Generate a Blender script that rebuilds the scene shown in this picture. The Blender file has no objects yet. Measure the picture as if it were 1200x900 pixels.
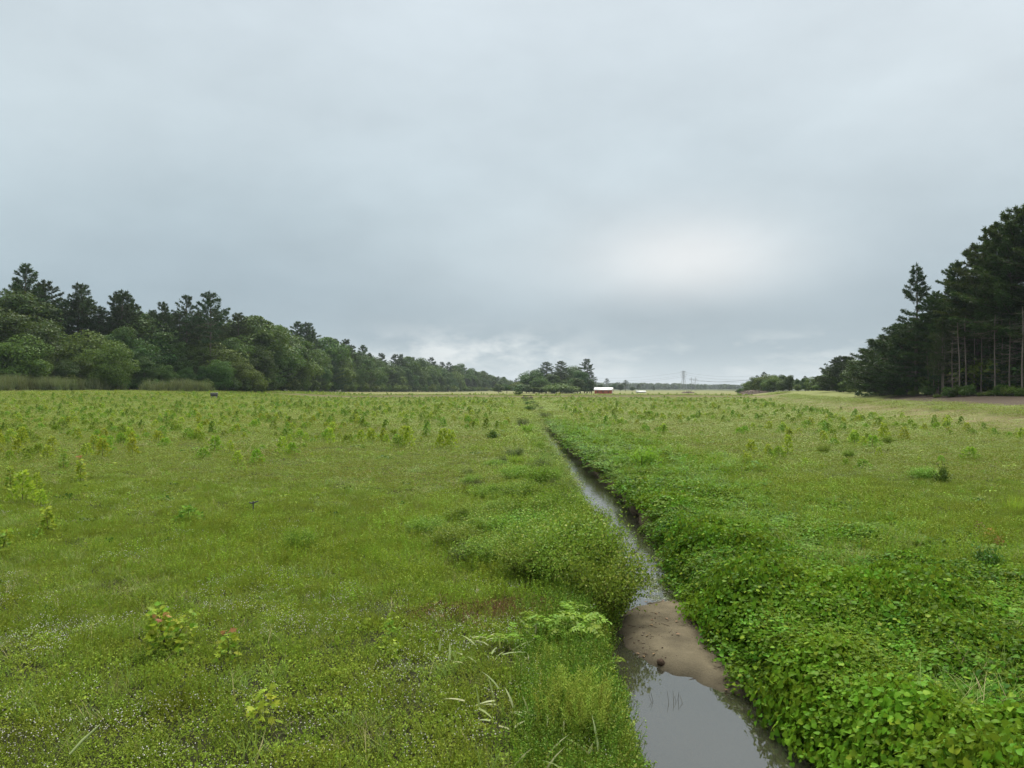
import bpy, math
import numpy as np
from mathutils import Vector, Matrix

S = bpy.context.scene
COL = S.collection
R = np.random.default_rng(11)

# ------------------------------------------------------------------ camera, sky, sun, exposure
EYE, FOC, CX, HY = 3.1, 890.0, 600.0, 455.0        # eye height, focal length in photo pixels, image centre, horizon row
cd = bpy.data.cameras.new('camera'); cam = bpy.data.objects.new('camera', cd); COL.objects.link(cam)
cd.sensor_width = 36.0; cd.lens = 36.0 * FOC / 1200.0; cd.clip_start = 0.05; cd.clip_end = 30000
cam.location = (0, 0, EYE); cam.rotation_euler = (math.radians(90) + math.atan((HY - 450) / FOC), 0, 0)
S.camera = cam
S.view_settings.view_transform = 'Standard'; S.view_settings.look = 'None'
EXPO = 1.32; S.view_settings.exposure = EXPO; S.view_settings.gamma = 1.0
S.render.engine = 'CYCLES'
cy = S.cycles
cy.max_bounces = 6; cy.diffuse_bounces = 3; cy.glossy_bounces = 2; cy.transmission_bounces = 4; cy.transparent_max_bounces = 12
cy.volume_bounces = 0; cy.caustics_reflective = False; cy.caustics_refractive = False
cy.use_denoising = True

SUN_EL, SUN_AZ = math.radians(52), math.radians(14)   # azimuth measured from +Y towards +X
sd = bpy.data.lights.new('sun', 'SUN'); sun = bpy.data.objects.new('sun', sd); COL.objects.link(sun)
sd.energy = 1.5; sd.angle = math.radians(22); sd.color = (1.0, 0.94, 0.83)
sdir = Vector((math.sin(SUN_AZ) * math.cos(SUN_EL), math.cos(SUN_AZ) * math.cos(SUN_EL), math.sin(SUN_EL)))
sun.rotation_euler = sdir.to_track_quat('Z', 'Y').to_euler()
sun.location = (0, 0, 60)

def nd(nt, t, **kw):
    n = nt.nodes.new(t)
    for k, v in kw.items(): setattr(n, k, v)
    return n
def mth(nt, op, a, b=None, c=None):
    n = nd(nt, 'ShaderNodeMath', operation=op)
    for i, v in enumerate((a, b, c)):
        if v is None: continue
        if isinstance(v, (int, float)): n.inputs[i].default_value = v
        else: nt.links.new(v, n.inputs[i])
    return n.outputs[0]
def mixc(nt, fac, a, b, mode='MIX'):
    n = nd(nt, 'ShaderNodeMix', data_type='RGBA', blend_type=mode)
    for sock, v in ((n.inputs[0], fac), (n.inputs[6], a), (n.inputs[7], b)):
        if isinstance(v, (int, float)): sock.default_value = v
        elif isinstance(v, tuple): sock.default_value = tuple(v)[:3] + (1,)
        else: nt.links.new(v, sock)
    return n.outputs[2]
def ramp(nt, fac, stops, interp='LINEAR'):
    n = nd(nt, 'ShaderNodeValToRGB'); r = n.color_ramp; r.interpolation = interp
    while len(r.elements) < len(stops): r.elements.new(0.5)
    for e, (p, c) in zip(r.elements, stops): e.position = p; e.color = tuple(c)[:3] + (1,)
    if not isinstance(fac, (int, float)): nt.links.new(fac, n.inputs[0])
    return n.outputs[0]
def noise(nt, vec, scale, detail=3, rough=0.55, out=0):
    n = nd(nt, 'ShaderNodeTexNoise'); n.inputs['Scale'].default_value = scale
    n.inputs['Detail'].default_value = detail; n.inputs['Roughness'].default_value = rough
    if vec is not None: nt.links.new(vec, n.inputs['Vector'])
    return n.outputs[out]
def lin(r, g, b):
    return tuple(((c / 255) / 12.92 if c <= 10 else ((c / 255 + .055) / 1.055) ** 2.4) for c in (r, g, b))

W = bpy.data.worlds.new('World'); S.world = W; W.use_nodes = True
nt = W.node_tree; nt.nodes.clear()
STR = 0.1
sky = nd(nt, 'ShaderNodeTexSky'); sky.sky_type = 'NISHITA'; sky.sun_disc = False
sky.sun_elevation = SUN_EL; sky.sun_rotation = SUN_AZ
tc = nd(nt, 'ShaderNodeTexCoord'); D = tc.outputs['Generated']
sp = nd(nt, 'ShaderNodeSeparateXYZ'); nt.links.new(D, sp.inputs[0])
X_, Y_, Z_ = sp.outputs
el = mth(nt, 'MAXIMUM', Z_, 0.0)
# soft, horizontally stretched cloud structure; finer towards the horizon
mp = nd(nt, 'ShaderNodeMapping'); mp.inputs['Scale'].default_value = (1.7, 1.7, 3.4); nt.links.new(D, mp.inputs['Vector'])
mp.inputs['Location'].default_value = (3.1, 0.7, 1.2)
big = noise(nt, mp.outputs[0], 1.1, 4, 0.5)
mp2 = nd(nt, 'ShaderNodeMapping'); mp2.inputs['Scale'].default_value = (1.0, 1.0, 3.2); nt.links.new(D, mp2.inputs['Vector'])
mp2.inputs['Location'].default_value = (0.35, 0.1, 0.0)
fin = noise(nt, mp2.outputs[0], 9.0, 5, 0.55)
elw = mth(nt, 'ADD', el, mth(nt, 'MULTIPLY', mth(nt, 'SUBTRACT', big, 0.5), 0.10))
elw = mth(nt, 'ADD', elw, mth(nt, 'MULTIPLY', mth(nt, 'SUBTRACT', fin, 0.5), 0.018))
cloud = ramp(nt, elw, [(0.0, lin(203, 214, 219)), (0.022, lin(193, 206, 213)), (0.055, lin(166, 183, 194)), (0.11, lin(167, 184, 194)),
                       (0.20, lin(184, 200, 208)), (0.32, lin(199, 212, 219)), (0.45, lin(206, 217, 224)), (1.0, lin(236, 242, 246))])
# thin bright spot in the cover, where the sun is nearest to breaking through
def spot(nt, cx, cz, wx, wz):
    az = mth(nt, 'ARCTAN2', X_, Y_)
    dx = mth(nt, 'DIVIDE', mth(nt, 'SUBTRACT', az, cx), wx); dz = mth(nt, 'DIVIDE', mth(nt, 'SUBTRACT', Z_, cz), wz)
    r2 = mth(nt, 'ADD', mth(nt, 'MULTIPLY', dx, dx), mth(nt, 'MULTIPLY', dz, dz))
    return mth(nt, 'POWER', 2.718, mth(nt, 'MULTIPLY', r2, -1.0))
g1 = mth(nt, 'MULTIPLY', spot(nt, 0.235, 0.165, 0.12, 0.05), 0.54)
g2 = mth(nt, 'MULTIPLY', spot(nt, 0.17, 0.165, 0.30, 0.10), 0.24)
cloud = mixc(nt, mth(nt, 'MINIMUM', mth(nt, 'ADD', g1, g2), 1.0), cloud, lin(241, 241, 241))
g3 = mth(nt, 'MULTIPLY', mth(nt, 'MULTIPLY', spot(nt, 0.22, 0.078, 0.34, 0.034), 0.45), mth(nt, 'ADD', .5, fin))
cloud = mixc(nt, g3, cloud, lin(148, 163, 173))
g4 = mth(nt, 'MULTIPLY', spot(nt, 0.62, 0.36, 0.30, 0.16), 0.40); cloud = mixc(nt, g4, cloud, lin(226, 234, 239))
g5 = mth(nt, 'MULTIPLY', spot(nt, -0.62, 0.33, 0.22, 0.10), 0.35); cloud = mixc(nt, g5, cloud, lin(214, 227, 233))
brk = nd(nt, 'ShaderNodeMapping'); brk.inputs['Scale'].default_value = (16, 16, 34); nt.links.new(D, brk.inputs['Vector'])
bn_ = ramp(nt, noise(nt, brk.outputs[0], 1.0, 4, .6), [(.42, (0, 0, 0)), (.62, (1, 1, 1))])
g6 = mth(nt, 'MULTIPLY', mth(nt, 'MULTIPLY', spot(nt, -0.05, 0.046, 0.13, 0.026), bn_), 1.0); cloud = mixc(nt, g6, cloud, lin(226, 232, 235))
# faint puffs low over the horizon
pf = ramp(nt, fin, [(0.50, (0, 0, 0)), (0.66, (1, 1, 1))])
lowm = ramp(nt, el, [(0.0, (1, 1, 1)), (0.05, (1, 1, 1)), (0.085, (0, 0, 0))])
cloud = mixc(nt, mth(nt, 'MULTIPLY', mth(nt, 'MULTIPLY', pf, lowm), 0.55), cloud, lin(222, 229, 232))
mid_ = noise(nt, mp.outputs[0], 3.2, 5, 0.55)
mul = mth(nt, 'ADD', 0.72, mth(nt, 'ADD', mth(nt, 'MULTIPLY', big, 0.30), mth(nt, 'MULTIPLY', mid_, 0.27)))
sc_ = nd(nt, 'ShaderNodeVectorMath', operation='SCALE'); nt.links.new(cloud, sc_.inputs[0]); nt.links.new(mth(nt, 'MULTIPLY', mul, 1 / STR / 2 ** EXPO), sc_.inputs['Scale'])
# overcast zenith out of view: brighter than the horizon, boosted further to light the field
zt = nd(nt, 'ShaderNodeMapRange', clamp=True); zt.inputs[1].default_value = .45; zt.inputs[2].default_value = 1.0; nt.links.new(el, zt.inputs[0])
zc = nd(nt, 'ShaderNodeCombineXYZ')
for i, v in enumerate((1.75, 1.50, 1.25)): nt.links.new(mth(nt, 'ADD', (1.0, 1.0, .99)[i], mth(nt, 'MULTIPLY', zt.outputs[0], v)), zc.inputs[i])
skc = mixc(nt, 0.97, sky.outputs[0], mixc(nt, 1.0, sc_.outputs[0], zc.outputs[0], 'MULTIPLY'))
below = mth(nt, 'GREATER_THAN', Z_, -0.002)
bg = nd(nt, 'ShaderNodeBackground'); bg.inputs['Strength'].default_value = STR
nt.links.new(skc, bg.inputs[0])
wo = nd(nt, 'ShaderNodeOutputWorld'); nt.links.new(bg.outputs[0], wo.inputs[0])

# ------------------------------------------------------------------ small maths helpers
def sstep(a, b, x):
    t = np.clip((np.asarray(x, float) - a) / (b - a), 0, 1); return t * t * (3 - 2 * t)
def vn(x, y, s, seed=0):
    x = np.asarray(x, float) / s + 1000.3; y = np.asarray(y, float) / s + 1000.7
    xi = np.floor(x).astype(np.int64); yi = np.floor(y).astype(np.int64); fx = x - xi; fy = y - yi
    fx = fx * fx * (3 - 2 * fx); fy = fy * fy * (3 - 2 * fy)
    def h(a, b):
        n = (a * 374761393 + b * 668265263 + seed * 974711) & 0x7fffffff
        n = ((n ^ (n >> 13)) * 1274126177) & 0x7fffffff
        return ((n ^ (n >> 16)) & 0xffff) / 65535.0
    return (h(xi, yi) * (1 - fx) + h(xi + 1, yi) * fx) * (1 - fy) + (h(xi, yi + 1) * (1 - fx) + h(xi + 1, yi + 1) * fx) * fy
def fbm(x, y, s, seed=0, o=3):
    t = 0; a = 1; w = 0
    for i in range(o): t = t + a * vn(x, y, s / 2 ** i, seed + i); w += a; a *= .5
    return t / w
def unit(v): return v / np.maximum(np.linalg.norm(v, axis=-1, keepdims=True), 1e-9)

# ------------------------------------------------------------------ the lie of the land
DY = [3, 7.2, 9.7, 11, 13, 16, 22, 30, 49, 64, 100, 190, 260]
DC = [2.0, 2.14, 2.08, 2.12, 2.46, 2.64, 2.78, 2.72, 2.66, 2.72, 3.1, 4.0, 4.6]
DW = [.92, .97, .85, .78, .68, .68, .70, .70, .64, .54, .16, .10, .10]
def dcx(Y): Y = np.asarray(Y, float); return np.interp(Y, DY, DC) + ((vn(Y, 3.3, 3.1, 13) - .5) * .34 + (vn(Y, 7.7, 1.1, 14) - .5) * .16) * sstep(13, 17, Y) * sstep(90, 60, Y)
def dhw(Y): return np.interp(Y, DY, DW) + (vn(Y, 0, 1.3, 3) - .5) * .16 * (np.asarray(Y) < 60)
WATER = -0.5
BAR = np.array([(1.42, 11.0), (1.52, 10.45), (1.86, 9.72), (2.27, 9.5), (2.5, 9.05), (2.72, 8.6), (3.3, 8.3), (3.4, 13.2), (2.75, 13.0), (2.25, 12.75), (1.95, 12.3), (1.62, 11.75)])
def polysd(X, Y, P):
    X = np.asarray(X, float); Y = np.asarray(Y, float)
    d = np.full(X.shape, 1e9); ins = np.zeros(X.shape, bool)
    for i in range(len(P)):
        a = P[i]; b = P[(i + 1) % len(P)]; e = b - a
        t = np.clip(((X - a[0]) * e[0] + (Y - a[1]) * e[1]) / (e @ e), 0, 1)
        d = np.minimum(d, np.hypot(X - a[0] - t * e[0], Y - a[1] - t * e[1]))
        c = ((a[1] > Y) != (b[1] > Y)) & (X < (b[0] - a[0]) * (Y - a[1]) / (b[1] - a[1] + 1e-12) + a[0]); ins ^= c
    return np.where(ins, d, -d)
def xb(Y): return np.interp(Y, [0, 60, 120, 200, 300, 400, 600, 3000], [34, 40, 49, 68, 95, 118, 170, 600])
def dright(X, Y): return X - dcx(Y) - dhw(Y)
def dleft(X, Y): return dcx(Y) - dhw(Y) - X
def gz(X, Y):
    X = np.asarray(X, float); Y = np.asarray(Y, float)
    z = (fbm(X, Y, 3.5, 5) - .5) * .10 + (vn(X, Y, 22, 9) - .5) * .12 * (np.hypot(X, Y) < 300)
    fade = np.interp(Y, [0, 260, 420, 600, 1000], [1, 1, .55, .35, 0])
    z = z + sstep(-48, -98, X) * 2.3 * fade + sstep(-100, -190, X) * 6.5 * fade
    b = xb(Y); fr = np.interp(Y, [0, 330, 420, 600], [1, 1, .5, .1])
    z = z + sstep(b, b + 11, X) * 1.25 * fr + sstep(b + 12, b + 18, X) * .75 * fr + sstep(b + 40, b + 120, X) * 3.5 * fr
    # cross dike line
    z = z + .75 * sstep(238, 242, Y) * sstep(262, 250, Y) * sstep(-95, -60, X) * sstep(110, 80, X) * (.7 + .6 * vn(X, Y, 12, 77))
    ad = np.abs(X - dcx(Y)) - dhw(Y)
    rough = (vn(X, Y, .35, 21) - .5) * .10
    ditch = np.where(Y < 236, -(0.80 + (vn(X, Y, .8, 31) - .5) * .2) * (1 - sstep(-.18, .42, ad + rough)), 0)
    # upstream shallows
    ditch = np.where((Y > 12.3) & (Y < 18) & (ad < .1) & (X > dcx(Y) - .1), np.maximum(ditch, -.60 + (vn(X, Y, .3, 33) - .5) * .07), ditch)
    z = z * sstep(.0, .8, ad) + ditch
    bar = WATER + np.clip((polysd(X, Y, BAR) + (vn(X, Y, .6, 44) - .5) * .36) * .25, -.30, .085) + (fbm(X, Y, .22, 55) - .5) * .06 + (np.abs(vn(X * 1.3, Y * .5, .16, 56) - .5)) * .03
    z = np.where((polysd(X, Y, BAR) > -.9) & (ad < .35), np.maximum(z, bar), z)
    return z + 1.5 * sstep(4.3, 1.2, Y) * np.where(Y < 5, 1, 0)
def ground(x, y): return float(gz(np.array([x]), np.array([y]))[0])
def P(px, py, Y):                      # the point of the place seen at photo pixel (px, py) from the road, Y metres away
    return ((px - CX) / FOC * Y, Y, EYE - (py - HY) / FOC * Y)

# ------------------------------------------------------------------ mesh builder
class Geo:
    def __init__(s): s.V = []; s.F = []; s.A = []; s.n = 0
    def add(s, V, F, a=None):
        V = np.asarray(V, float).reshape(-1, 3); F = np.asarray(F, int)
        s.V.append(V); s.F.append(F + s.n); s.n += len(V)
        s.A.append(np.full(len(V), .5) if a is None else np.broadcast_to(np.asarray(a, float), (len(V),)))
    def place(s, T, pos, ydir, nrm, sc, a=None):
        TV, TF = T; pos = np.atleast_2d(pos); N = len(pos); k = len(TV)
        y = unit(np.broadcast_to(ydir, (N, 3))); x = unit(np.cross(y, np.broadcast_to(nrm, (N, 3)) + 1e-6)); z = np.cross(x, y)
        sc = np.asarray(sc, float)
        if sc.ndim == 0: sc = np.full((N, 3), sc)
        if sc.ndim == 1: sc = np.repeat(sc[:, None], 3, 1)
        Vv = pos[:, None, :] + TV[None, :, 0:1] * (x * sc[:, 0:1])[:, None] + TV[None, :, 1:2] * (y * sc[:, 1:2])[:, None] + TV[None, :, 2:3] * (z * sc[:, 2:3])[:, None]
        F = (TF[None] + (np.arange(N) * k)[:, None, None]).reshape(-1, TF.shape[1])
        a = R.random(N) if a is None else np.broadcast_to(np.asarray(a, float), (N,))
        s.add(Vv.reshape(-1, 3), F, np.repeat(a, k))
    def tube(s, pts, rad, n=6, a=None, cap=True):
        pts = np.asarray(pts, float); rad = np.broadcast_to(np.asarray(rad, float), (len(pts),))
        t = unit(np.gradient(pts, axis=0)); ref = np.array([.3, .9, .2]) if abs(t[0, 2]) > .7 else np.array([0, 0, 1.])
        u = unit(np.cross(t, ref)); v = np.cross(t, u); an = np.arange(n) / n * 2 * np.pi
        ring = pts[:, None] + (u[:, None] * np.cos(an)[None, :, None] + v[:, None] * np.sin(an)[None, :, None]) * rad[:, None, None]
        m = len(pts); i = np.arange(n); F = []
        for k in range(m - 1): F.append(np.stack([k * n + i, k * n + (i + 1) % n, (k + 1) * n + (i + 1) % n, (k + 1) * n + i], 1))
        s.add(ring.reshape(-1, 3), np.concatenate(F), a)
        if cap:
            V = ring[-1]; s.add(np.vstack([V, V.mean(0)]), np.stack([i, (i + 1) % n, np.full(n, n)], 1), a)
    def box(s, c, d, rz=0, a=None):
        x, y, z = np.array(d) / 2; V = np.array([(i * x, j * y, k * z) for i in (-1, 1) for j in (-1, 1) for k in (-1, 1)])
        ca, sa = math.cos(rz), math.sin(rz); V = V @ np.array([[ca, sa, 0], [-sa, ca, 0], [0, 0, 1]]) + np.array(c)
        s.add(V, [(0, 1, 3, 2), (4, 6, 7, 5), (0, 4, 5, 1), (2, 3, 7, 6), (0, 2, 6, 4), (1, 5, 7, 3)], a)
    def mesh(s, name, mat, smooth=False, color=None):
        m = bpy.data.meshes.new(name)
        V = np.concatenate(s.V); A = np.concatenate(s.A)
        m.vertices.add(len(V)); m.vertices.foreach_set('co', V.astype(np.float32).ravel())
        L = np.concatenate([f.ravel() for f in s.F]); cnt = np.concatenate([np.full(len(f), f.shape[1]) for f in s.F])
        st = np.concatenate([[0], np.cumsum(cnt)[:-1]])
        m.loops.add(len(L)); m.loops.foreach_set('vertex_index', L.astype(np.int32))
        m.polygons.add(len(cnt)); m.polygons.foreach_set('loop_start', st.astype(np.int32)); m.polygons.foreach_set('loop_total', cnt.astype(np.int32))
        if smooth: m.polygons.foreach_set('use_smooth', np.ones(len(cnt), bool))
        at = m.attributes.new('rnd', 'FLOAT', 'POINT'); at.data.foreach_set('value', A.astype(np.float32))
        if color is not None:
            c = m.attributes.new('tint', 'FLOAT_COLOR', 'POINT'); c.data.foreach_set('color', np.hstack([color, np.ones((len(color), 1))]).astype(np.float32).ravel())
        m.materials.append(mat); m.update(); m.validate()
        return m
    def obj(s, name, mat, parent=None, smooth=False, link=True, color=None):
        o = bpy.data.objects.new(name, s.mesh(name, mat, smooth, color))
        if link: COL.objects.link(o)
        if parent: o.parent = parent
        return o
def put(name, me, parent=None, loc=None, rz=0, rot=None, sc=None):
    o = bpy.data.objects.new(name, me); COL.objects.link(o)
    if parent: o.parent = parent
    if loc is not None: o.location = loc
    o.rotation_euler = rot if rot is not None else (0, 0, rz)
    if sc is not None: o.scale = sc if hasattr(sc, '__len__') else (sc, sc, sc)
    return o
def thing(name, label, cat, loc=(0, 0, 0), rz=0, group=None, sc=1):
    o = bpy.data.objects.new(name, None); COL.objects.link(o); o.empty_display_size = .2
    o.location = loc; o.rotation_euler = (0, 0, rz); o.scale = sc if hasattr(sc, '__len__') else (sc,) * 3
    return tag(o, label, cat, group)
def tag(o, label=None, cat=None, group=None, kind=None):
    for k, v in (('label', label), ('category', cat), ('group', group), ('kind', kind)):
        if v: o[k] = v
    return o

# ------------------------------------------------------------------ materials
def newmat(name):
    m = bpy.data.materials.new(name); m.use_nodes = True; m.node_tree.nodes.clear(); return m, m.node_tree
def leafmat(name, dark, light, accent=None, acc=.97, patch=None, pscale=.25, pamt=.6, trans=.3, rough=.5, spec=.12, ov=.22, hue=.02):
    m, nt = newmat(name)
    at = nd(nt, 'ShaderNodeAttribute', attribute_name='rnd'); oi = nd(nt, 'ShaderNodeObjectInfo'); ge = nd(nt, 'ShaderNodeNewGeometry')
    st = [(0, dark), (acc - .02 if accent else 1, light)]
    if accent: st += [(acc, accent)]
    c = ramp(nt, at.outputs['Fac'], st)
    if patch:
        n = noise(nt, ge.outputs['Position'], pscale, 3, .6); n = ramp(nt, n, [(.42, (0, 0, 0)), (.62, (1, 1, 1))])
        c = mixc(nt, mth(nt, 'MULTIPLY', n, pamt), c, patch)
    hs = nd(nt, 'ShaderNodeHueSaturation')
    nt.links.new(mth(nt, 'ADD', .5 - hue, mth(nt, 'MULTIPLY', oi.outputs['Random'], hue * 2)), hs.inputs['Hue'])
    nt.links.new(mth(nt, 'ADD', 1 - ov, mth(nt, 'MULTIPLY', oi.outputs['Random'], ov * 2)), hs.inputs['Value'])
    nt.links.new(c, hs.inputs['Color']); c = hs.outputs[0]
    b = nd(nt, 'ShaderNodeBsdfPrincipled'); nt.links.new(c, b.inputs['Base Color']); b.inputs['Roughness'].default_value = rough
    b.inputs['Specular IOR Level'].default_value = spec
    t = nd(nt, 'ShaderNodeBsdfTranslucent'); nt.links.new(mixc(nt, .35, c, (.30, .36, .04)), t.inputs[0])
    mx = nd(nt, 'ShaderNodeMixShader'); mx.inputs[0].default_value = trans
    nt.links.new(b.outputs[0], mx.inputs[1]); nt.links.new(t.outputs[0], mx.inputs[2])
    o = nd(nt, 'ShaderNodeOutputMaterial'); nt.links.new(mx.outputs[0], o.inputs[0]); return m
def solid(name, c1, c2, scale=3, rough=.8, spec=.2, bump=.0, stretch=(1, 1, 1), metal=0):
    m, nt = newmat(name)
    tc = nd(nt, 'ShaderNodeTexCoord'); mp = nd(nt, 'ShaderNodeMapping'); mp.inputs['Scale'].default_value = stretch; nt.links.new(tc.outputs['Object'], mp.inputs[0])
    n = noise(nt, mp.outputs[0], scale, 5, .6); at = nd(nt, 'ShaderNodeAttribute', attribute_name='rnd')
    f = mth(nt, 'ADD', mth(nt, 'MULTIPLY', n, .75), mth(nt, 'MULTIPLY', at.outputs['Fac'], .25))
    c = ramp(nt, f, [(.3, c1), (.7, c2)])
    b = nd(nt, 'ShaderNodeBsdfPrincipled'); nt.links.new(c, b.inputs['Base Color']); b.inputs['Roughness'].default_value = rough
    b.inputs['Specular IOR Level'].default_value = spec; b.inputs['Metallic'].default_value = metal
    if bump:
        bn = nd(nt, 'ShaderNodeBump'); bn.inputs['Strength'].default_value = bump; bn.inputs['Distance'].default_value = .02
        nt.links.new(n, bn.inputs['Height']); nt.links.new(bn.outputs[0], b.inputs['Normal'])
    o = nd(nt, 'ShaderNodeOutputMaterial'); nt.links.new(b.outputs[0], o.inputs[0]); return m

M_creep = leafmat('creeper_leaf', (.14, .22, .022), (.36, .47, .055), patch=(.22, .29, .03), pscale=.5, pamt=.6)
M_dull = leafmat('cranberry_leaf', (.105, .160, .018), (.275, .345, .05), accent=(.34, .20, .10), acc=.95, patch=(.20, .28, .045), pscale=.12, pamt=.6)
M_herb = leafmat('herb_leaf', (.15, .24, .016), (.36, .47, .04), patch=(.25, .38, .04), pscale=.35, pamt=.5)
M_grass = leafmat('grass_blade', (.12, .20, .03), (.26, .36, .08), accent=(.45, .38, .2), acc=.93, patch=(.24, .27, .09), pscale=.2, pamt=.4)
M_straw = leafmat('straw_blade', (.26, .24, .11), (.50, .44, .26), trans=.25)
M_vine = leafmat('vine_leaf', (.034, .096, .006), (.12, .245, .013), accent=(.24, .34, .03), acc=.97, patch=(.18, .33, .018), pscale=.45, pamt=.45, spec=.06, rough=.5)
M_white = leafmat('white_petal', (.62, .60, .56), (.82, .80, .76), trans=.2, ov=.05)
M_yel = leafmat('yellow_leaf', (.45, .42, .04), (.60, .52, .06), trans=.3, ov=.1)
M_seed = leafmat('sapling_leaf', (.19, .29, .020), (.42, .50, .045), accent=(.5, .36, .10), acc=.985, trans=.4)
M_bright = leafmat('bright_leaf', (.14, .27, .02), (.28, .43, .045), trans=.4)
M_gold = leafmat('goldenrod_leaf', (.18, .27, .025), (.38, .45, .08), trans=.35)
M_red = leafmat('reddish_leaf', (.34, .15, .07), (.48, .27, .10), trans=.35)
M_brownleaf = leafmat('brown_leaf', (.12, .07, .035), (.22, .13, .06), trans=.15)
M_pale = leafmat('pale_leaf', (.24, .32, .10), (.44, .46, .25), trans=.3, ov=.08)
M_dark = leafmat('dark_leaf', (.03, .085, .012), (.075, .17, .022), trans=.25, spec=.12)
M_willow = leafmat('willow_leaf', (.070, .165, .016), (.25, .40, .045), accent=(.38, .44, .1), acc=.93, trans=.32)
M_shrubdull = leafmat('olive_leaf', (.07, .11, .03), (.15, .19, .06), trans=.25)
M_algae = leafmat('water_weed', (.10, .15, .035), (.20, .24, .08), trans=.2, rough=.35, spec=.5)
M_reed = leafmat('reed_blade', (.07, .11, .04), (.19, .21, .11), trans=.25)
M_pine = leafmat('pine_needles', (.020, .050, .016), (.060, .122, .034), trans=.12, ov=.18)
M_pined = leafmat('dark_pine_needles', (.018, .046, .018), (.048, .100, .034), trans=.10, ov=.2)
M_pineol = leafmat('olive_pine_needles', (.028, .060, .014), (.078, .130, .030), trans=.15, ov=.18)
M_dec = leafmat('oak_leaf', (.022, .062, .013), (.062, .135, .028), trans=.2, ov=.25)
M_decl = leafmat('maple_leaf', (.036, .086, .015), (.09, .165, .032), trans=.22, ov=.2)
M_decy = leafmat('yellow_green_leaf', (.058, .108, .018), (.125, .19, .036), trans=.25, ov=.15)
M_bark = solid('bark', (.080, .068, .055), (.18, .16, .135), 3, .95, .1, .4, (1, 1, .2))
M_barkg = solid('grey_bark', (.10, .085, .07), (.24, .21, .18), 3, .95, .1, .4, (1, 1, .2))
M_twig = solid('twig_bark', (.06, .05, .03), (.12, .10, .05), 8, .9, .1)
M_stem = solid('green_stem', (.12, .17, .03), (.20, .26, .06), 8, .7, .3)
M_wood = solid('weathered_timber', (.05, .042, .036), (.15, .13, .115), 5, .9, .1, .4, (1, 1, .3))
M_brush = solid('dead_brush', (.11, .085, .07), (.24, .195, .165), 1, .95, .1)
M_steel = solid('galvanised_steel', (.20, .21, .22), (.30, .31, .32), .4, .5, .4)
M_barnr = solid('red_boards', (.30, .075, .045), (.42, .12, .075), .8, .8, .2, 0, (1, 1, 6))
M_roofw = solid('white_metal_roof', (.72, .73, .74), (.84, .85, .86), .7, .45, .4)
M_whitep = solid('white_paint', (.65, .65, .63), (.8, .8, .78), 1, .6, .3)
M_greyb = solid('grey_plastic', (.05, .05, .052), (.09, .09, .095), 2, .6, .3)
M_lid = solid('worn_grey_lid', (.2, .19, .18), (.32, .30, .28), 2, .7, .3)
M_clod = solid('wet_clod', (.05, .035, .025), (.10, .07, .05), 30, .9, .1, .4)

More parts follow.
